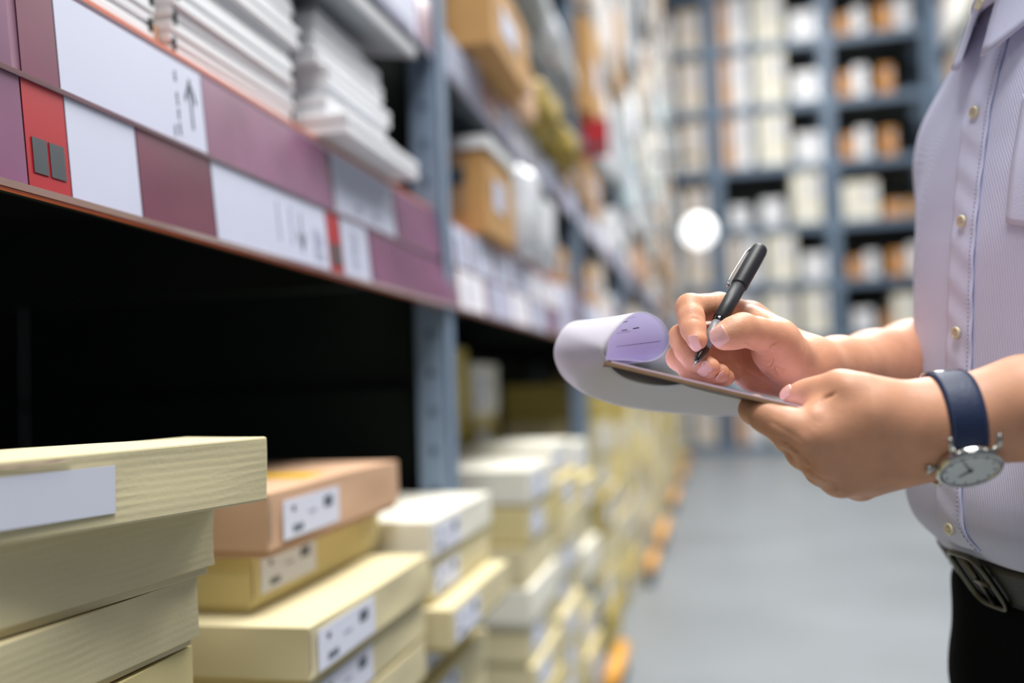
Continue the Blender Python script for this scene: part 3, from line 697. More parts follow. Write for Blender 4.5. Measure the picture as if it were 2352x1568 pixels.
# forearm
fl = (0, 0, 1)
RH_.seg(Wr, P3(1925, 846, .775), .0235, .0255, .01)
RH_.seg(P3(1925, 846, .775), P3(2010, 850, .830), .0255, .0345, .012)
RH_.seg(P3(2010, 850, .830), P3(2100, 838, .880), .0345, .0415, .014)
RH_.seg(P3(2100, 838, .880), toc(PW(-.03, -.165, 1.07)), .0415, .043, .014)
RH_.chain([PR(1722, 731, .748, 13.0), PR(1652, 705, .724, 11.2), PR(1584, 706, .704, 10.3), PR(1588, 732, .692, 9.6), PR(1592, 755, .685, 9.0), PR(1601, 781, .677, 7.6)], .004, .005)
RH_.chain([PR(1700, 765, .760, 12.5), PR(1566, 774, .714, 9.8), PR(1578, 804, .700, 9.0), PR(1598, 828, .692, 8.6), PR(1630, 845, .686, 8.0)], .004, .002)
RH_.chain([PR(1700, 805, .762, 12.0), PR(1560, 822, .722, 9.6), PR(1585, 848, .706, 8.4), PR(1610, 858, .701, 8.2), PR(1654, 857, .699, 7.4)], .004, .0018)
RH_.chain([PR(1712, 846, .757, 11.0), PR(1608, 852, .733, 8.4), PR(1640, 866, .716, 7.2), PR(1667, 867, .712, 6.8)], .004, .0018)
RH_.chain([PR(1782, 778, .688, 13.2), PR(1740, 766, .674, 11.6), PR(1706, 758, .664, 11.8), PR(1684, 765, .659, 10.9), PR(1663, 773, .656, 9.6)], .005, .006)
def crease(F, pts, r=.0009, k=.0016):
    for a, b in zip(pts, pts[1:]): F.seg(a, b, r, r, k, mode='sub')
# ---- left hand (carries the clipboard)
LHx = np.concatenate([np.arange(.135, .262, .00115), np.arange(.262, .40, .0022), np.arange(.40, .56, .004)])
LH = Field(LHx, np.arange(-.125, .03, .00115), np.concatenate([np.arange(.515, .70, .0012), np.arange(.70, .74, .003)]))
LW = P3(2165, 980, .600)
LH.seg(LW, P3(1868, 1000, .600), .0272, .0160, .012)
LH.seg(LW, P3(1890, 1050, .606), .0270, .0165, .012)
LH.seg(LW, P3(1930, 1090, .616), .0262, .0155, .012)
LH.seg(P3(2130, 1010, .605), P3(1975, 1105, .628), .024, .0135, .012)
LH.seg(P3(2100, 958, .598), P3(1950, 903, .603), .0235, .0130, .012)        # thumb metacarpal
LH.seg(P3(1990, 960, .600), P3(1900, 955, .606), .0240, .0150, .012)        # web
LH.chain([PR(1960, 905, .602, 13.6), PR(1925, 893, .609, 11.6), PR(1880, 900, .619, 9.6), PR(1850, 906, .626, 9.0), PR(1818, 908, .633, 6.8)], .006, .007)
LH.chain([PR(1868, 1000, .600, 15.5), PR(1815, 985, .604, 13.0), PR(1758, 954, .614, 10.5), PR(1732, 941, .632, 9.4), PR(1740, 936, .660, 8.2)], .006, .005)
LH.chain([PR(1890, 1050, .606, 15.5), PR(1850, 1036, .622, 12.0), PR(1812, 1003, .640, 10), PR(1800, 975, .662, 9), PR(1815, 955, .68, 8)], .006, .0025)
LH.chain([PR(1930, 1090, .616, 14.5), PR(1890, 1076, .634, 11.5), PR(1850, 1045, .655, 9.6), PR(1845, 1010, .672, 8.6)], .006, .0025)
LH.chain([PR(1975, 1105, .628, 12.5), PR(1935, 1098, .650, 10.0), PR(1905, 1070, .668, 8.5), PR(1900, 1040, .68, 7.6)], .006, .0025)
LH.seg(LW, P3(2240, 962, .597), .0276, .0268, .012)
LH.seg(P3(2240, 962, .597), P3(2360, 936, .590), .0272, .0312, .012)
LH.seg(P3(2360, 936, .590), toc(PW(.02, .215, 1.05)), .0312, .043, .014)
# ---- torso, head and upper arms beneath the clothes
bx = np.arange(CC.x-.45, CC.x+.45, .009); by = np.arange(CC.y-.42, CC.y+.45, .009); bz = np.arange(.80, 1.74, .009)
TB = Field(bx, by, bz)
def T(f, l, z): return tuple(PW(f, l, z))
TB.seg(T(0, -.06, 1.02), T(0, -.06, 1.25), .075, .080, .05); TB.seg(T(0, .06, 1.02), T(0, .06, 1.25), .075, .080, .05)
TB.seg(T(-.010, -.11, 1.295), T(-.010, .11, 1.295), .048, .048, .04); TB.seg(T(-.02, 0, 1.33), T(.0, 0, 1.47), .056, .052, .04)
TB.seg(tuple(RSH-ZZ*.015), T(-.03, -.165, 1.07), .047, .042, .03); TB.seg(tuple(LSH-ZZ*.015), T(.02, .215, 1.05), .047, .042, .03)
for sx, zz, rr in ((.0, 1.60, .090), (.02, 1.56, .080)): TB.seg(T(-.025, 0, zz), T(.02, 0, zz), rr, rr*.95, .03)
TB.seg(T(.05, 0, 1.50), T(.07, 0, 1.49), .040, .030, .03)                     # jaw
TB.seg(T(.10, 0, 1.585), T(.118, 0, 1.555), .010, .014, .012)                 # nose
for q in (-1, 1):
    TB.seg(T(.0, q*.08, 1.575), T(-.005, q*.086, 1.545), .013, .009, .006)    # ear
    TB.seg(T(.088, q*.035, 1.60), T(.088, q*.02, 1.602), .010, .010, .008)
    TB.seg(T(.098, q*.032, 1.584), T(.100, q*.033, 1.584), .008, .008, .005, mode='sub')
# ---- creases and bumps pressed into the surface facing the viewer's side of each hand
SURF = {}
def detail(V, Q, cr, bu):
    N = np.zeros_like(V); P = V[Q]; n = np.cross(P[:, 2]-P[:, 0], P[:, 3]-P[:, 1])
    for i in range(4): np.add.at(N, Q[:, i], n)
    N /= np.linalg.norm(N, axis=1, keepdims=True)+1e-12
    # orient outwards: compare with centroid side majority through depth test
    px = 1176+V[:, 0]/V[:, 2]*FPX; py = 784-V[:, 1]/V[:, 2]*FPX
    bxx = (px/5).astype(int); byy = (py/5).astype(int); zb = np.full((480, 330), 9.0); m = (bxx >= 0) & (bxx < 480) & (byy >= 0) & (byy < 330)
    np.minimum.at(zb, (bxx[m], byy[m]), V[m, 2])
    front = np.zeros(len(V), bool); front[m] = V[m, 2] < zb[bxx[m], byy[m]]+.006
    if N[front][:, 2].mean() > 0: N = -N
    V = V.copy(); dsp = np.zeros(len(V))
    for pts, wd_, dep in cr:
        best = np.full(len(V), 1e9); pp = [np.array(p, float) for p in pts]
        for a, b_ in zip(pp, pp[1:]):
            ab = b_-a; t = np.clip(((px-a[0])*ab[0]+(py-a[1])*ab[1])/(ab@ab), 0, 1)
            best = np.minimum(best, np.hypot(px-a[0]-t*ab[0], py-a[1]-t*ab[1]))
        ends = np.minimum(np.hypot(px-pp[0][0], py-pp[0][1]), np.hypot(px-pp[-1][0], py-pp[-1][1]))
        dsp -= np.where(front, dep/1000*np.exp(-(best/wd_)**2)*np.clip(.25+ends/14, 0, 1), 0)
    for (cx, cy, r, h) in bu:
        dsp += np.where(front, h/1000*np.exp(-((px-cx)**2+(py-cy)**2)/r**2), 0)
    V += N*dsp[:, None]
    SURF[len(SURF)] = (V, N, px, py, front)
    return V
def surf(k, x, y, r=6):
    V, N, px, py, fr = SURF[k]; d = np.hypot(px-x, py-y); m = fr & (d < r)
    if m.sum() < 3: m = fr & (d < r*3)
    z = V[m]; zf = z[:, 2].min(); mm = z[:, 2] < zf+.004
    c = z[mm].mean(0); n = N[m][mm].mean(0); n /= np.linalg.norm(n)
    return CP(x, y, float(c[2])), CR*float(n[0])+CU*float(n[1])+CF*float(n[2])
CR_R = [([(1709, 786), (1722, 797), (1742, 802), (1762, 800), (1780, 790), (1790, 780)], 2.8, 1.0),
        ([(1746, 812), (1770, 810), (1790, 799), (1800, 788)], 3.0, .45), ([(1762, 823), (1785, 819), (1806, 802)], 3.0, .35),
        ([(1770, 835), (1795, 828), (1812, 812)], 3.0, .3), ([(1765, 848), (1795, 842), (1818, 825)], 3.0, .3),
        ([(1745, 868), (1775, 872), (1805, 862), (1822, 845)], 2.4, .4), ([(1702, 830), (1712, 850), (1735, 866), (1770, 878)], 3, .7),
        ([(1682, 812), (1690, 835), (1702, 858)], 2.8, .6),
        ([(1582, 736), (1590, 730), (1602, 732), (1611, 740)], 2.6, .7), ([(1646, 678), (1650, 700), (1646, 716)], 2.8, .5),
        ([(1573, 817), (1577, 830), (1573, 838)], 2.4, .4), ([(1579, 812), (1583, 824), (1581, 836)], 2.4, .35),
        ([(1712, 790), (1714, 776), (1708, 768)], 2.4, .3), ([(1690, 728), (1697, 735), (1700, 745)], 2.6, .25),
        ([(1850, 800), (1842, 830), (1846, 862)], 3, .35)]
BU_R = [(1705, 738, 16, .6), (1776, 848, 26, 1.2), (1584, 700, 14, .5)]
CR_L = [([(1888, 919), (1897, 912), (1908, 908), (1918, 903)], 3.2, 1.9), ([(1878, 930), (1886, 922), (1893, 914)], 3.2, 1.2),
        ([(1770, 968), (1800, 985), (1828, 1003), (1850, 1018)], 4.0, .5), ([(1786, 1008), (1810, 1022), (1840, 1046), (1862, 1072)], 4.5, 2.2),
        ([(1846, 1072), (1870, 1086), (1895, 1108)], 4.5, 1.8), ([(1902, 1120), (1925, 1118), (1950, 1128)], 4, .6),
        ([(1866, 960), (1872, 968), (1884, 972)], 3, .4), ([(1862, 970), (1870, 980), (1880, 985)], 3, .4),
        ([(2110, 905), (2116, 940), (2112, 975)], 4, .35), ([(1985, 880), (1990, 890), (1988, 905)], 3, .3)]
BU_L = [(1842, 1018, 20, 1.5), (1880, 1082, 20, 1.5), (1925, 1118, 18, 1.0), (1935, 880, 20, .8), (1872, 945, 16, 1.4), (1990, 1010, 60, -1.0)]
parts = []
for F_, conv in ((RH_, True), (LH, True), (TB, False)):
    V, Q = F_.mesh()
    if F_ is RH_: V = detail(V, Q, CR_R, BU_R)
    if F_ is LH: V = detail(V, Q, CR_L, BU_L)
    if conv:
        R = np.array([[CR.x, CU.x, CF.x], [CR.y, CU.y, CF.y], [CR.z, CU.z, CF.z]]); V = V@R.T+np.array(CAM)
    parts.append((V, Q))
V = np.concatenate([p[0] for p in parts]); off = 0; QS = []
for v, q in parts: QS.append(q+off); off += len(v)
QS = np.concatenate(QS)
me = bpy.data.meshes.new('body'); me.from_pydata(V.tolist(), [], QS.tolist()); me.validate()
bm = bmesh.new(); bm.from_mesh(me); bmesh.ops.recalc_face_normals(bm, faces=bm.faces)
for f in bm.faces: f.smooth = True
bm.to_mesh(me); bm.free()
me.materials.append(M['skin'])
person = empty('person', PW(0, 0, 0)); tag(person, 'person in a pale lilac shirt and black belt writing on a clipboard', 'person')
PO = person.location.copy()
def pch(o, parent=None):
    o.parent = parent or person
    if parent is None: o.location = -PO
    return o
body = bpy.data.objects.new('body', me); COL.objects.link(body); pch(body)
md = body.modifiers.new('smooth', 'SMOOTH'); md.factor = .5; md.iterations = 2
# eyes, hair, lips (above the frame)
b = MB().m('white')
for q in (-1, 1): b.ell(PW(.083, q*.032, 1.584), .011, .011, .009, 12, 8)
b.m('hair')
for q in (-1, 1): b.ell(PW(.0925, q*.032, 1.584), .004, .004, .004, 10, 6)
pch(b.build('eyes'))
b = MB().m('lip').ell(PW(.096, 0, 1.520), .009, .022, .006, 14, 8, (PFW, PL, ZZ)); pch(b.build('mouth'))
b = MB().m('hair'); 
b.grid(lambda a, c: PW(-.018+(.110*math.cos(2*math.pi*a)-.008)*math.sin(c*1.75), .098*math.sin(2*math.pi*a)*math.sin(c*1.75), 1.60+.112*math.cos(c*1.75)+.035*(math.cos(2*math.pi*a) if c > .5 else 0)*(c-.5)*2), 28, 12, True)
pch(b.build('hair', solid=.006))
# ---- nails
def nail(c, n, t, w, l, key='nail'):
    n = Vector(n).normalized(); t = Vector(t); t = (t-n*t.dot(n)).normalized(); s_ = n.cross(t)
    def fn(a, b_):
        x = (a*2-1); y = (b_*2-1); 
        yy = y*(1-.12*x*x) if y > 0 else y*(1-.30*x*x)
        return c+s_*w*x*(1-.10*y*y*(y > .5))+t*l*yy+n*(-.0019*x*x*(w/.0065)-.0006*max(0, y)**2-.0010*(max(0, -y)**3))
    b = MB().m(key).grid(fn, 10, 10); return pch(b.build('fingernail', solid=.0005), None)
def cv(a, b): return (Vector(CR)*a[0]+Vector(CU)*a[1]+Vector(CF)*a[2])
def cdir(u, v, d): return CR*u+CU*v+CF*d
for k_, x, y, dx, dy, w, l in ((0, 1650, 772, -.90, -.44, .0068, .0068), (0, 1594, 788, .22, -1, .0046, .0066), (0, 1616, 848, -.75, -.65, .0050, .0060), (0, 1652, 861, -.8, -.45, .0036, .0042), (1, 1803, 899, -.98, .05, .0044, .0056)):
    c, n = surf(k_, x, y); 
    if k_ == 0 and x == 1594: n = (n+cdir(-.35, -.1, 0)).normalized()
    nail(c+n*(.0007 if x == 1650 or x == 1594 else .0004), n, cdir(dx, dy, 0)*(-1 if x in (1594, 1616, 1650) else 1), w, l)
# ---- shirt
KZ = [(.925, .094, .148), (.940, .098, .152), (.950, .110, .160), (.960, .125, .155), (.98, .134, .156), (1.01, .134, .156), (1.06, .127, .153), (1.13, .119, .151), (1.20, .112, .157), (1.26, .102, .166), (1.31, .089, .180), (1.345, .077, .178), (1.375, .066, .146), (1.400, .060, .108), (1.425, .056, .070)]
def key(z):
    if z <= KZ[0][0]: return KZ[0][1:]
    for a, b in zip(KZ, KZ[1:]):
        if z <= b[0]:
            t = (z-a[0])/(b[0]-a[0]); return tuple(a[i]+(b[i]-a[i])*t for i in (1, 2))
    return KZ[-1][1:]
def skey(z):
    s_ = [key(z+dz) for dz in (-.012, -.006, 0, .006, .012)]; return tuple(sum(v[i] for v in s_)/5 for i in (0, 1))
def shirt(t, z, off=0.0):
    q, w = skey(z); back = .10 if z < 1.33 else .09
    ct, st = math.cos(t), math.sin(t)
    a = (q if ct > 0 else back)
    e = 2/2.25
    f = math.copysign(abs(ct)**e, ct)*a; l = math.copysign(abs(st)**e, st)*w
    fold = .0035*math.sin(5*t+14*z+1.3)*math.exp(-((z-1.02)/.09)**2)+.0028*math.sin(7*t-22*z)*math.exp(-((z-1.30)/.07)**2)+.0022*math.sin(9*t+6*z)*(1 if z < .99 else math.exp(-((z-.99)/.04)**2))
    fold += .0020*math.sin(3*t+9*z+.6)
    if z < .99: fold += .004*math.sin(4*t+40*z)*max(0, min(1, (.99-z)/.04))*max(0, min(1, (z-.93)/.02))
    k_ = 1+(fold+off)/max(.06, math.hypot(f, l))
    return PW(f*k_, l*k_, z)
ZB, ZT = .925, 1.423
b = MB().m('shirt').grid(lambda a, c: shirt(2*math.pi*a, ZB+(ZT-ZB)*c), 150, 130, True)
sh = pch(b.build('shirt', solid=.001))
# placket (theta range near the centre front), its seam and stitch lines
TH0 = .0
def tw(z, dl):   # angle giving a lateral offset dl of the centre front
    q, w = skey(z); return math.asin(max(-1, min(1, math.copysign((abs(dl)/w)**(2.25/2), dl))))
b = MB().m('placket').grid(lambda a, c: shirt(tw(ZB+.03+(1.405-ZB-.03)*c, -.016+.032*a), ZB+.03+(1.405-ZB-.03)*c, .0022+.0006*math.sin(math.pi*a)+.0005*math.sin(c*90+a*5)), 10, 150)
b.build('placket', sh, solid=.0014)
b = MB().m('thread')
zs_ = [1.40-.0036*i for i in range(125)]
for dl in (.0135,):
    for z in zs_:
        p0 = shirt(tw(z, dl), z, .0040); p1 = shirt(tw(z-.0022, dl), z-.0022, .0040); b.tube([p0, p1], .00035, 5)
b.build('stitching', sh)
def disc(b, c, n, r, th, seg=24):
    n = n.normalized(); x = n.orthogonal().normalized(); y = n.cross(x)
    pr = [(0, 0, th), (r*.62, 0, th), (r*.72, 0, th*1.35), (r*.9, 0, th*1.35), (r, 0, th*.8), (r, 0, 0)]
    b.grid(lambda a, q: c+x*pr[min(5, int(round(q*5)))][0]*math.cos(2*math.pi*a)+y*pr[min(5, int(round(q*5)))][0]*math.sin(2*math.pi*a)+n*pr[min(5, int(round(q*5)))][2], seg, 5, True)
for (px, py) in ((2247, 258), (2205, 507), (2192, 763), (2170, 1010), (2165, 1215)):
    # find the height on the centre front that projects nearest to this row
    best = min((abs((784-FPX*toc(shirt(0, z))[1]/toc(shirt(0, z))[2])-py), z) for z in [.93+.001*i for i in range(470)]); z = best[1]
    c = shirt(0.0, z, .0042); n = (shirt(0.0, z, .02)-shirt(0.0, z, 0)).normalized()
    b = MB().m('button'); disc(b, c, n, .0052, .0017)
    x = PL; y = n.cross(x); b.m('thread')
    for i, j in ((-1, -1), (1, -1), (-1, 1), (1, 1)): b.ell(c+x*.0012*i+y*.0012*j+n*.0018, .0005, .0005, .0005, 6, 4)
    b.build('button', sh)
# chest pocket on his left side
def pk(a, c):
    l0, l1, z1, z0 = .050, .150, 1.315, 1.195
    l = l0+(l1-l0)*a; zlow = z0+.018*abs(a*2-1)
    z = z1+(zlow-z1)*c; return shirt(tw(z, l), z, .0020)
b = MB().m('placket').grid(pk, 16, 20); b.build('chest_pocket', sh, solid=.0012)
# collar
def collar(a, c):
    t = (a*2-1)*math.pi*.985; z = 1.405+.040*c-.012*(math.cos(t)+1)/2*c+.005
    q = .066-.004*c+.010*math.sin(math.pi*c); lean = -.012*c
    return PW(q*math.cos(t)+lean+.004, q*1.02*math.sin(t), z)
b = MB().m('shirt').grid(lambda a, c: collar(a, c), 60, 8)
def fall(a, c):   # folded-over collar leaf
    t = (a*2-1)*math.pi*.95; tip = max(0, abs(a*2-1)) 
    tt = math.pi-abs(t)*1.0
    front = math.exp(-((math.pi*.95-abs(t))/.45)**2)
    z = 1.440-.012-.040*c-.030*c*front
    r = .066+.016*c+.012*c*front
    t2 = math.pi+t
    return PW(r*math.cos(t2+math.pi)*-1+.002, r*1.02*math.sin(t2), z)
b.grid(fall, 60, 8); b.build('collar', sh, solid=.0016)
b = MB().m('button'); disc(b, PW(.083, .002, 1.408), PFW+ZZ*.3, .0052, .0017); b.build('button', sh)
# sleeves
for shd, elb in ((RSH, PW(-.03, -.165, 1.07)), (LSH, PW(.02, .215, 1.05))):
    ax = (elb-shd).normalized(); x = ax.orthogonal().normalized(); y = ax.cross(x)
    LL = .165 if shd is RSH else .235
    def slv(a, c):
        r = ((.048+.004*c) if shd is RSH else (.050+.014*c))*(1+.06*math.sin(4*2*math.pi*a+5*c)); s_ = math.sin(min(1, c*6)*math.pi/2)
        return shd-ax*.045+ax*LL*c+x*r*s_*math.cos(2*math.pi*a)+y*r*s_*math.sin(2*math.pi*a)
    b = MB().m('shirt').grid(slv, 36, 24, True); b.build('sleeve', sh, solid=.0012)
# ---- belt, buckle, trousers, shoes
def beltp(t, z, off=0):
    f = (z-.905)/(.945-.905); q = .080+.027*f; w = .146+.008*f
    ct, st = math.cos(t), math.sin(t); a = q if ct > 0 else .10
    k_ = 1+off/math.hypot(a*ct, w*st); return PW(a*ct*k_, w*st*k_, z)
b = MB().m('belt').grid(lambda a, c: beltp(2*math.pi*a, .906+.036*c, .0035), 90, 6, True)
belt = pch(b.build('belt', solid=.004, bevel=0))
b = MB().m('darkhole')
for i in range(5):
    c = beltp(.28+.17*i, .924, .0058); b.ell(c, .0025, .0025, .0028, 8, 6)
b.build('belt_hole', belt)
b = MB().m('buckle')
def bk(l, z, o): return beltp(tw(z, l), z, .0095+o)
ring = []
for i in range(49):
    a = 2*math.pi*i/48; ca, sa = math.cos(a), math.sin(a)
    l = -.020+.024*math.copysign(abs(ca)**.45, ca); z = .924+.0225*math.copysign(abs(sa)**.45, sa); ring.append(bk(l, z, .001))
b.tube(ring, .0028, 10, cap=False, ex=.8)
b.tube([bk(-.021, .904, 0), bk(-.021, .924, 0), bk(-.021, .944, 0)], .0024, 8); b.tube([bk(-.021, .924, .002), bk(.003, .924, .004)], .0022, 8)
b.build('buckle', belt)
b = MB().m('belt').grid(lambda a, c: beltp(.42+.08*a, .902+.043*c, .0085), 4, 6); b.build('belt_loop', belt, solid=.002)
tx = np.arange(CC.x-.4, CC.x+.4, .0085); ty = np.arange(CC.y-.4, CC.y+.4, .0085); tz = np.arange(.03, .94, .0085)
TR = Field(tx, ty, tz)
for q in (-1, 1):
    TR.seg(T(-.004, -q*.058, .90), T(-.004, q*.058, .90), .0835, .0835, .02); TR.seg(T(-.010, -q*.055, .83), T(-.010, q*.055, .83), .086, .086, .03)
    TR.seg(T(-.018, q*.080, .80), T(.0, q*.11, .48), .090, .062, .04); TR.seg(T(.0, q*.11, .48), T(-.03, q*.12, .09), .062, .050, .03)
TR.F[:, :, -3:] = np.maximum(TR.F[:, :, -3:], .0001)
V, Q = TR.mesh(); me = bpy.data.meshes.new('trousers'); me.from_pydata(V.tolist(), [], Q.tolist()); me.validate()
bm = bmesh.new(); bm.from_mesh(me); bmesh.ops.recalc_face_normals(bm, faces=bm.faces)
for f in bm.faces: f.smooth = True
bm.to_mesh(me); bm.free(); me.materials.append(M['trousers']); o = bpy.data.objects.new('trousers', me); COL.objects.link(o); pch(o)
for q in (-1, 1):
    b = MB().m('shoe')
    def sf(a, c):
        th = 2*math.pi*a; x = -.10+.27*c; w = .040*(math.sin(math.pi*min(1, c*1.02+.02))**.45); h = (.085 if c < .35 else .085-.05*(c-.35)/.65)*(math.sin(math.pi*min(1, c*1.0+.04))**.35)
        zz = max(0, h*.5+h*.5*math.sin(th)); return PW(-.03+x, q*.12+w*math.cos(th), zz)
    b.grid(sf, 20, 18); pch(b.build('shoe'))
# ---- wristwatch on the left wrist
WC = CP(2186, 968, .598); wax = cdir(1, .10, -.13).normalized()
wn = (cdir(.03, -.75, -.66)); wn = (wn-wax*wn.dot(wax)).normalized(); wt = wax.cross(wn)      # dial normal, around direction
watch = empty('wristwatch', WC); tag(watch, 'round silver wristwatch with navy leather strap on the left wrist of the writing person', 'wristwatch')
def wch(o, p=None):
    o.parent = p or watch
    if p is None: o.location = -WC
    return o
RW = .0306
def ringp(ang, s_, off=0): return WC+wax*s_+(wn*math.cos(ang)+wt*math.sin(ang))*(RW+off)
def sw(ang): return .0110
b = MB().m('strap').grid(lambda a, c: ringp(.30+(2*math.pi-.60)*a, (c*2-1)*sw(0), .0012-.0008*(c*2-1)**4), 72, 8)
st = wch(b.build('strap', solid=.0026))
b = MB().m('stitch')
for side in (-1, 1):
    for i in range(84):
        a0 = .5+i*.0655; b.tube([ringp(a0, side*(sw(a0)-.0016), .0026), ringp(a0+.034, side*(sw(a0+.034)-.0016), .0026)], .0003, 5)
b.build('stitching', st)
hc = WC+wn*(RW+.0035)
b = MB().m('steel')
prof = [(.0150, -.0035), (.0190, -.0030), (.0202, 0), (.0202, .0028), (.0188, .0046), (.0172, .0050), (.0168, .0040)]
b.grid(lambda a, q: hc+(wax*math.cos(2*math.pi*a)+wt*math.sin(2*math.pi*a))*prof[int(round(q*6))][0]+wn*prof[int(round(q*6))][1], 48, 6, True)
cs = wch(b.build('case'))
for i in (-1, 1):
    for j in (-1, 1):
        b = MB().m('steel'); b.tube([hc+wax*.0120*i+wt*.0145*j, hc+wax*.0142*i+wt*.0215*j-wn*.001, hc+wax*.0144*i+wt*.0262*j-wn*.0055], [.0019, .0017, .0017], 10); wch(b.build('lug'), None)
b = MB().m('steel').tube([hc-wax*.0200, hc-wax*.0222], .0012, 8); b.tube([hc-wax*.0222, hc-wax*.0256], .0031, 16); wch(b.build('crown'))
b = MB().m('dial'); b.grid(lambda a, q: hc+(wax*math.cos(2*math.pi*a)+wt*math.sin(2*math.pi*a))*.0170*q+wn*.0036, 40, 2, True)
dl = wch(b.build('dial'))
b = MB().m('hand_dark')
def hnd(ang, l, w): 
    dv = wax*math.cos(ang)+wt*math.sin(ang); pv = wn.cross(dv); c = hc+wn*.0042
    b.poly([c-dv*.002-pv*w, c-dv*.002+pv*w, c+dv*l+pv*w*.4, c+dv*l-pv*w*.4], wn*.0003)
hnd(2.3, .0085, .0006); hnd(4.2, .0125, .0005)
for i in range(12):
    a = i*math.pi/6; dv = wax*math.cos(a)+wt*math.sin(a); pv = wn.cross(dv); c = hc+wn*.0038
    b.poly([c+dv*.0135-pv*.0003, c+dv*.0135+pv*.0003, c+dv*.0155+pv*.0003, c+dv*.0155-pv*.0003], wn*.0002)
b.build('hands_and_markers', dl)
b = MB().m('steel'); c0 = ringp(math.pi+.25, 0, .0025)
tn = (c0-WC).normalized(); ta = wax.cross(tn)
b.tube([c0+wax*.0125+ta*.006, c0-wax*.0125+ta*.006, c0-wax*.0125-ta*.006, c0+wax*.0125-ta*.006, c0+wax*.0125+ta*.006], .0011, 8); b.build('strap_buckle', st)
# ------------------------------------------------------------------ clipboard
e0 = CP(1392, 829, .612); e1 = CP(1864, 941, .604)
ldir = (e1-e0).normalized(); wd = (AH*.996-UH*.085); wd = (wd-ldir*wd.dot(ldir)).normalized(); nb = ldir.cross(wd)*1.0
if nb.z < 0: nb = -nb
BL, BW, BT = .196, .205, .0026
wd = (wd+nb*(.004/BW)).normalized(); nb = ldir.cross(wd); nb = nb if nb.z > 0 else -nb
cb = empty('clipboard', e0); tag(cb, 'thin brown clipboard with paper held level in the left hand of the person', 'clipboard')
def cch(o): o.parent = cb; o.location = -e0; return o
b = MB().m('board')
b.poly([e0-nb*BT, e0+ldir*BL-nb*BT, e0+ldir*BL+wd*BW-nb*BT, e0+wd*BW-nb*BT], nb*BT)
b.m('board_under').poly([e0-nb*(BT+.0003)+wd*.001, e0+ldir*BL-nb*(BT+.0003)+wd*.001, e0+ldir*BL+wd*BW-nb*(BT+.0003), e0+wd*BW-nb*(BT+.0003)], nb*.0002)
cch(b.build('board', bevel=.0006))
b = MB().m('steel')
cm = e0+wd*.12+ldir*.002
b.poly([cm-wd*.05+nb*.0015, cm+wd*.05+nb*.0015, cm+wd*.04+ldir*.014+nb*.003, cm-wd*.04+ldir*.014+nb*.003], nb*.0012)
cch(b.build('clip', bevel=.0004))
b = MB().m('paper_in')
b.poly([e0+ldir*.004+wd*.003, e0+ldir*(BL-.006)+wd*.003, e0+ldir*(BL-.006)+wd*(BW-.006), e0+ldir*.004+wd*(BW-.006)], nb*.0013)
cch(b.build('paper_stack'))
# the page turned back over the end of the board
near = [(1398, 826), (1440, 826), (1490, 829), (1524, 812), (1537, 778), (1524, 742), (1492, 720), (1458, 719), (1428, 742), (1402, 772), (1386, 800), (1391, 822), (1408, 848), (1436, 868), (1480, 881), (1530, 885), (1590, 881), (1650, 893), (1712, 914), (1780, 934)]
far = [(1338, 840), (1352, 845), (1372, 843), (1388, 826), (1394, 796), (1388, 766), (1368, 746), (1342, 737), (1322, 738), (1303, 746), (1286, 766), (1273, 800), (1276, 832), (1296, 868), (1340, 902), (1408, 928), (1490, 943), (1570, 950), (1660, 955), (1740, 950)]
nd = [.618]*20; fd = [.800]*20
def crv(pts, ds, t):
    x = t*(len(pts)-1); i = min(int(x), len(pts)-2); f = x-i
    g = lambda k: (pts[max(0, min(len(pts)-1, k))]+(ds[max(0, min(len(pts)-1, k))],))
    p0, p1, p2, p3 = g(i-1), g(i), g(i+1), g(i+2)
    q = [.5*((2*p1[m])+(-p0[m]+p2[m])*f+(2*p0[m]-5*p1[m]+4*p2[m]-p3[m])*f*f+(-p0[m]+3*p1[m]-3*p2[m]+p3[m])*f**3) for m in range(3)]
    return CP(*q)
def sheet(a, c):
    p = crv(near, nd, a); q = crv(far, fd, a); return p+(q-p)*c
b = MB().m('page_out').grid(sheet, 120, 14)
pg = cch(b.build('turned_page', solid=.0003)); pg.data.materials.append(M['page_in']); pg.modifiers['solid'].material_offset = 1; pg.modifiers['solid'].material_offset_rim = 0; pg['label'] = 'white page curled back over the board end'
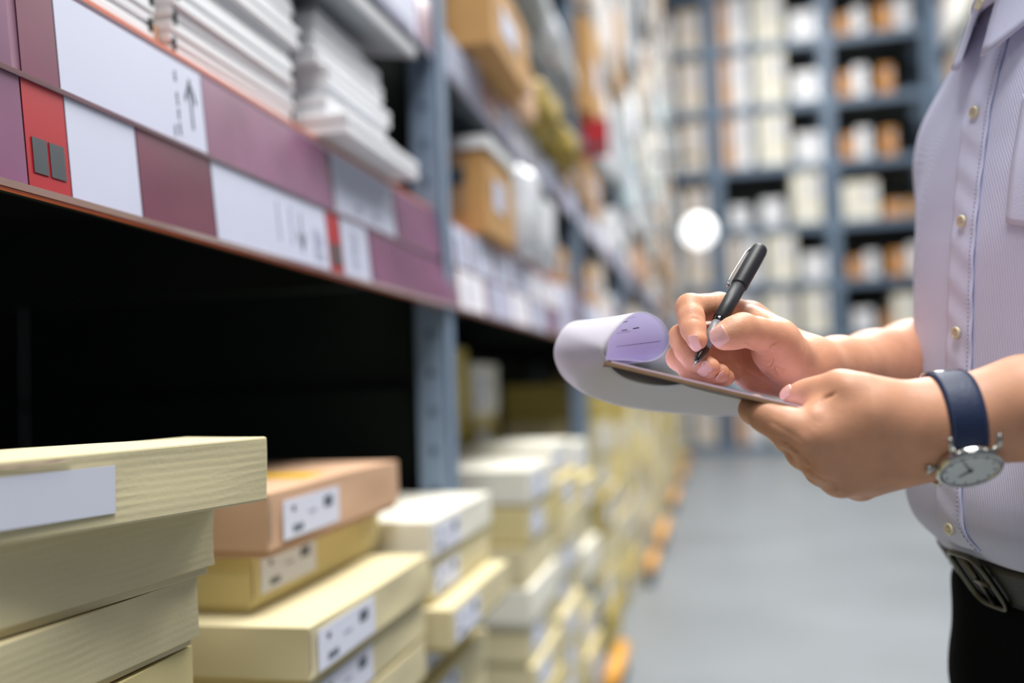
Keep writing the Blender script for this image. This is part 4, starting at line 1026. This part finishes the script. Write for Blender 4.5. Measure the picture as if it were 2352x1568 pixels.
# printed lines on the inner side of the curl
b = MB().m('print')
def inner(a, c, off=.0006):
    p = sheet(a, c); t1 = sheet(min(1, a+.004), c)-sheet(max(0, a-.004), c); t2 = sheet(a, min(1, c+.02))-sheet(a, max(0, c-.02))
    n = t1.cross(t2).normalized(); ctr = cvec((1460-1176)/FPX*.7, (784-778)/FPX*.7, .7)
    if n.dot(ctr-p) < 0: n = -n
    return p+n*off
for a0, a1, c0, c1 in ((.205, .2065, .1, .8), (.318, .3194, .2, .6), (.255, .2565, .5, .75), (.262, .266, .34, .44), (.262, .266, .54, .64), (.30, .3035, .40, .5)):
    b.grid(lambda x, y: inner(a0+(a1-a0)*x, c0+(c1-c0)*y), 2, 8)
b.build('printed_lines', pg)
# ------------------------------------------------------------------ pen
t0 = CP(1593, 841, .672); t1 = CP(1748, 567, .735); pd = (t1-t0); PLn = pd.length; pd.normalize()
pen = empty('pen', t0); tag(pen, 'black capped rollerball pen with silver clip held in the right hand', 'pen')
def ph(o): o.parent = pen; o.location = -t0; return o
def along(fr, rr): return [t0+pd*PLn*f for f in fr], rr
b = MB().m('steel').tube(*along([0, .012, .035, .04], [.0003, .0006, .0014, .0014]), 12); ph(b.build('nib'))
b = MB().m('pen_gloss').tube(*along([.032, .05, .09, .13, .145, .146], [.0014, .0024, .0036, .0043, .0044, .0040]), 24); ph(b.build('tip_cone'))
b = MB().m('pen_grey').tube(*along([.145, .25, .34], [.0042, .0046, .0048]), 24); ph(b.build('grip'))
b = MB().m('pen_gloss').tube(*along([.34, .345, .365, .37], [.0050, .0053, .0053, .0050]), 24); ph(b.build('ring'))
b = MB().m('pen').tube(*along([.368, .372, .66], [.0052, .0057, .0058]), 28); ph(b.build('barrel'))
b = MB().m('pen').tube(*along([.650, .652, .66, .96, .985, 1.0], [.0058, .0064, .0066, .0066, .0060, .0038]), 28)
cap = ph(b.build('cap'))
sd = cdir(-1, -.45, -.35); sd = (sd-pd*sd.dot(pd)).normalized(); s2 = pd.cross(sd)
b = MB().m('steel')
cl = [(.62, .0078, .0016), (.64, .0090, .0018), (.70, .0092, .0019), (.80, .0088, .0019), (.90, .0084, .0019), (.945, .0070, .0018), (.95, .0055, .0016)]
b.grid(lambda a, q: t0+pd*PLn*cl[int(round(q*6))][0]+sd*(cl[int(round(q*6))][1]+.0006*math.sin(2*math.pi*a))+s2*cl[int(round(q*6))][2]*math.cos(2*math.pi*a), 12, 6, True)
b.ell(t0+pd*PLn*.625+sd*.0078, .0016, .0016, .0016, 10, 8); b.build('clip', cap)
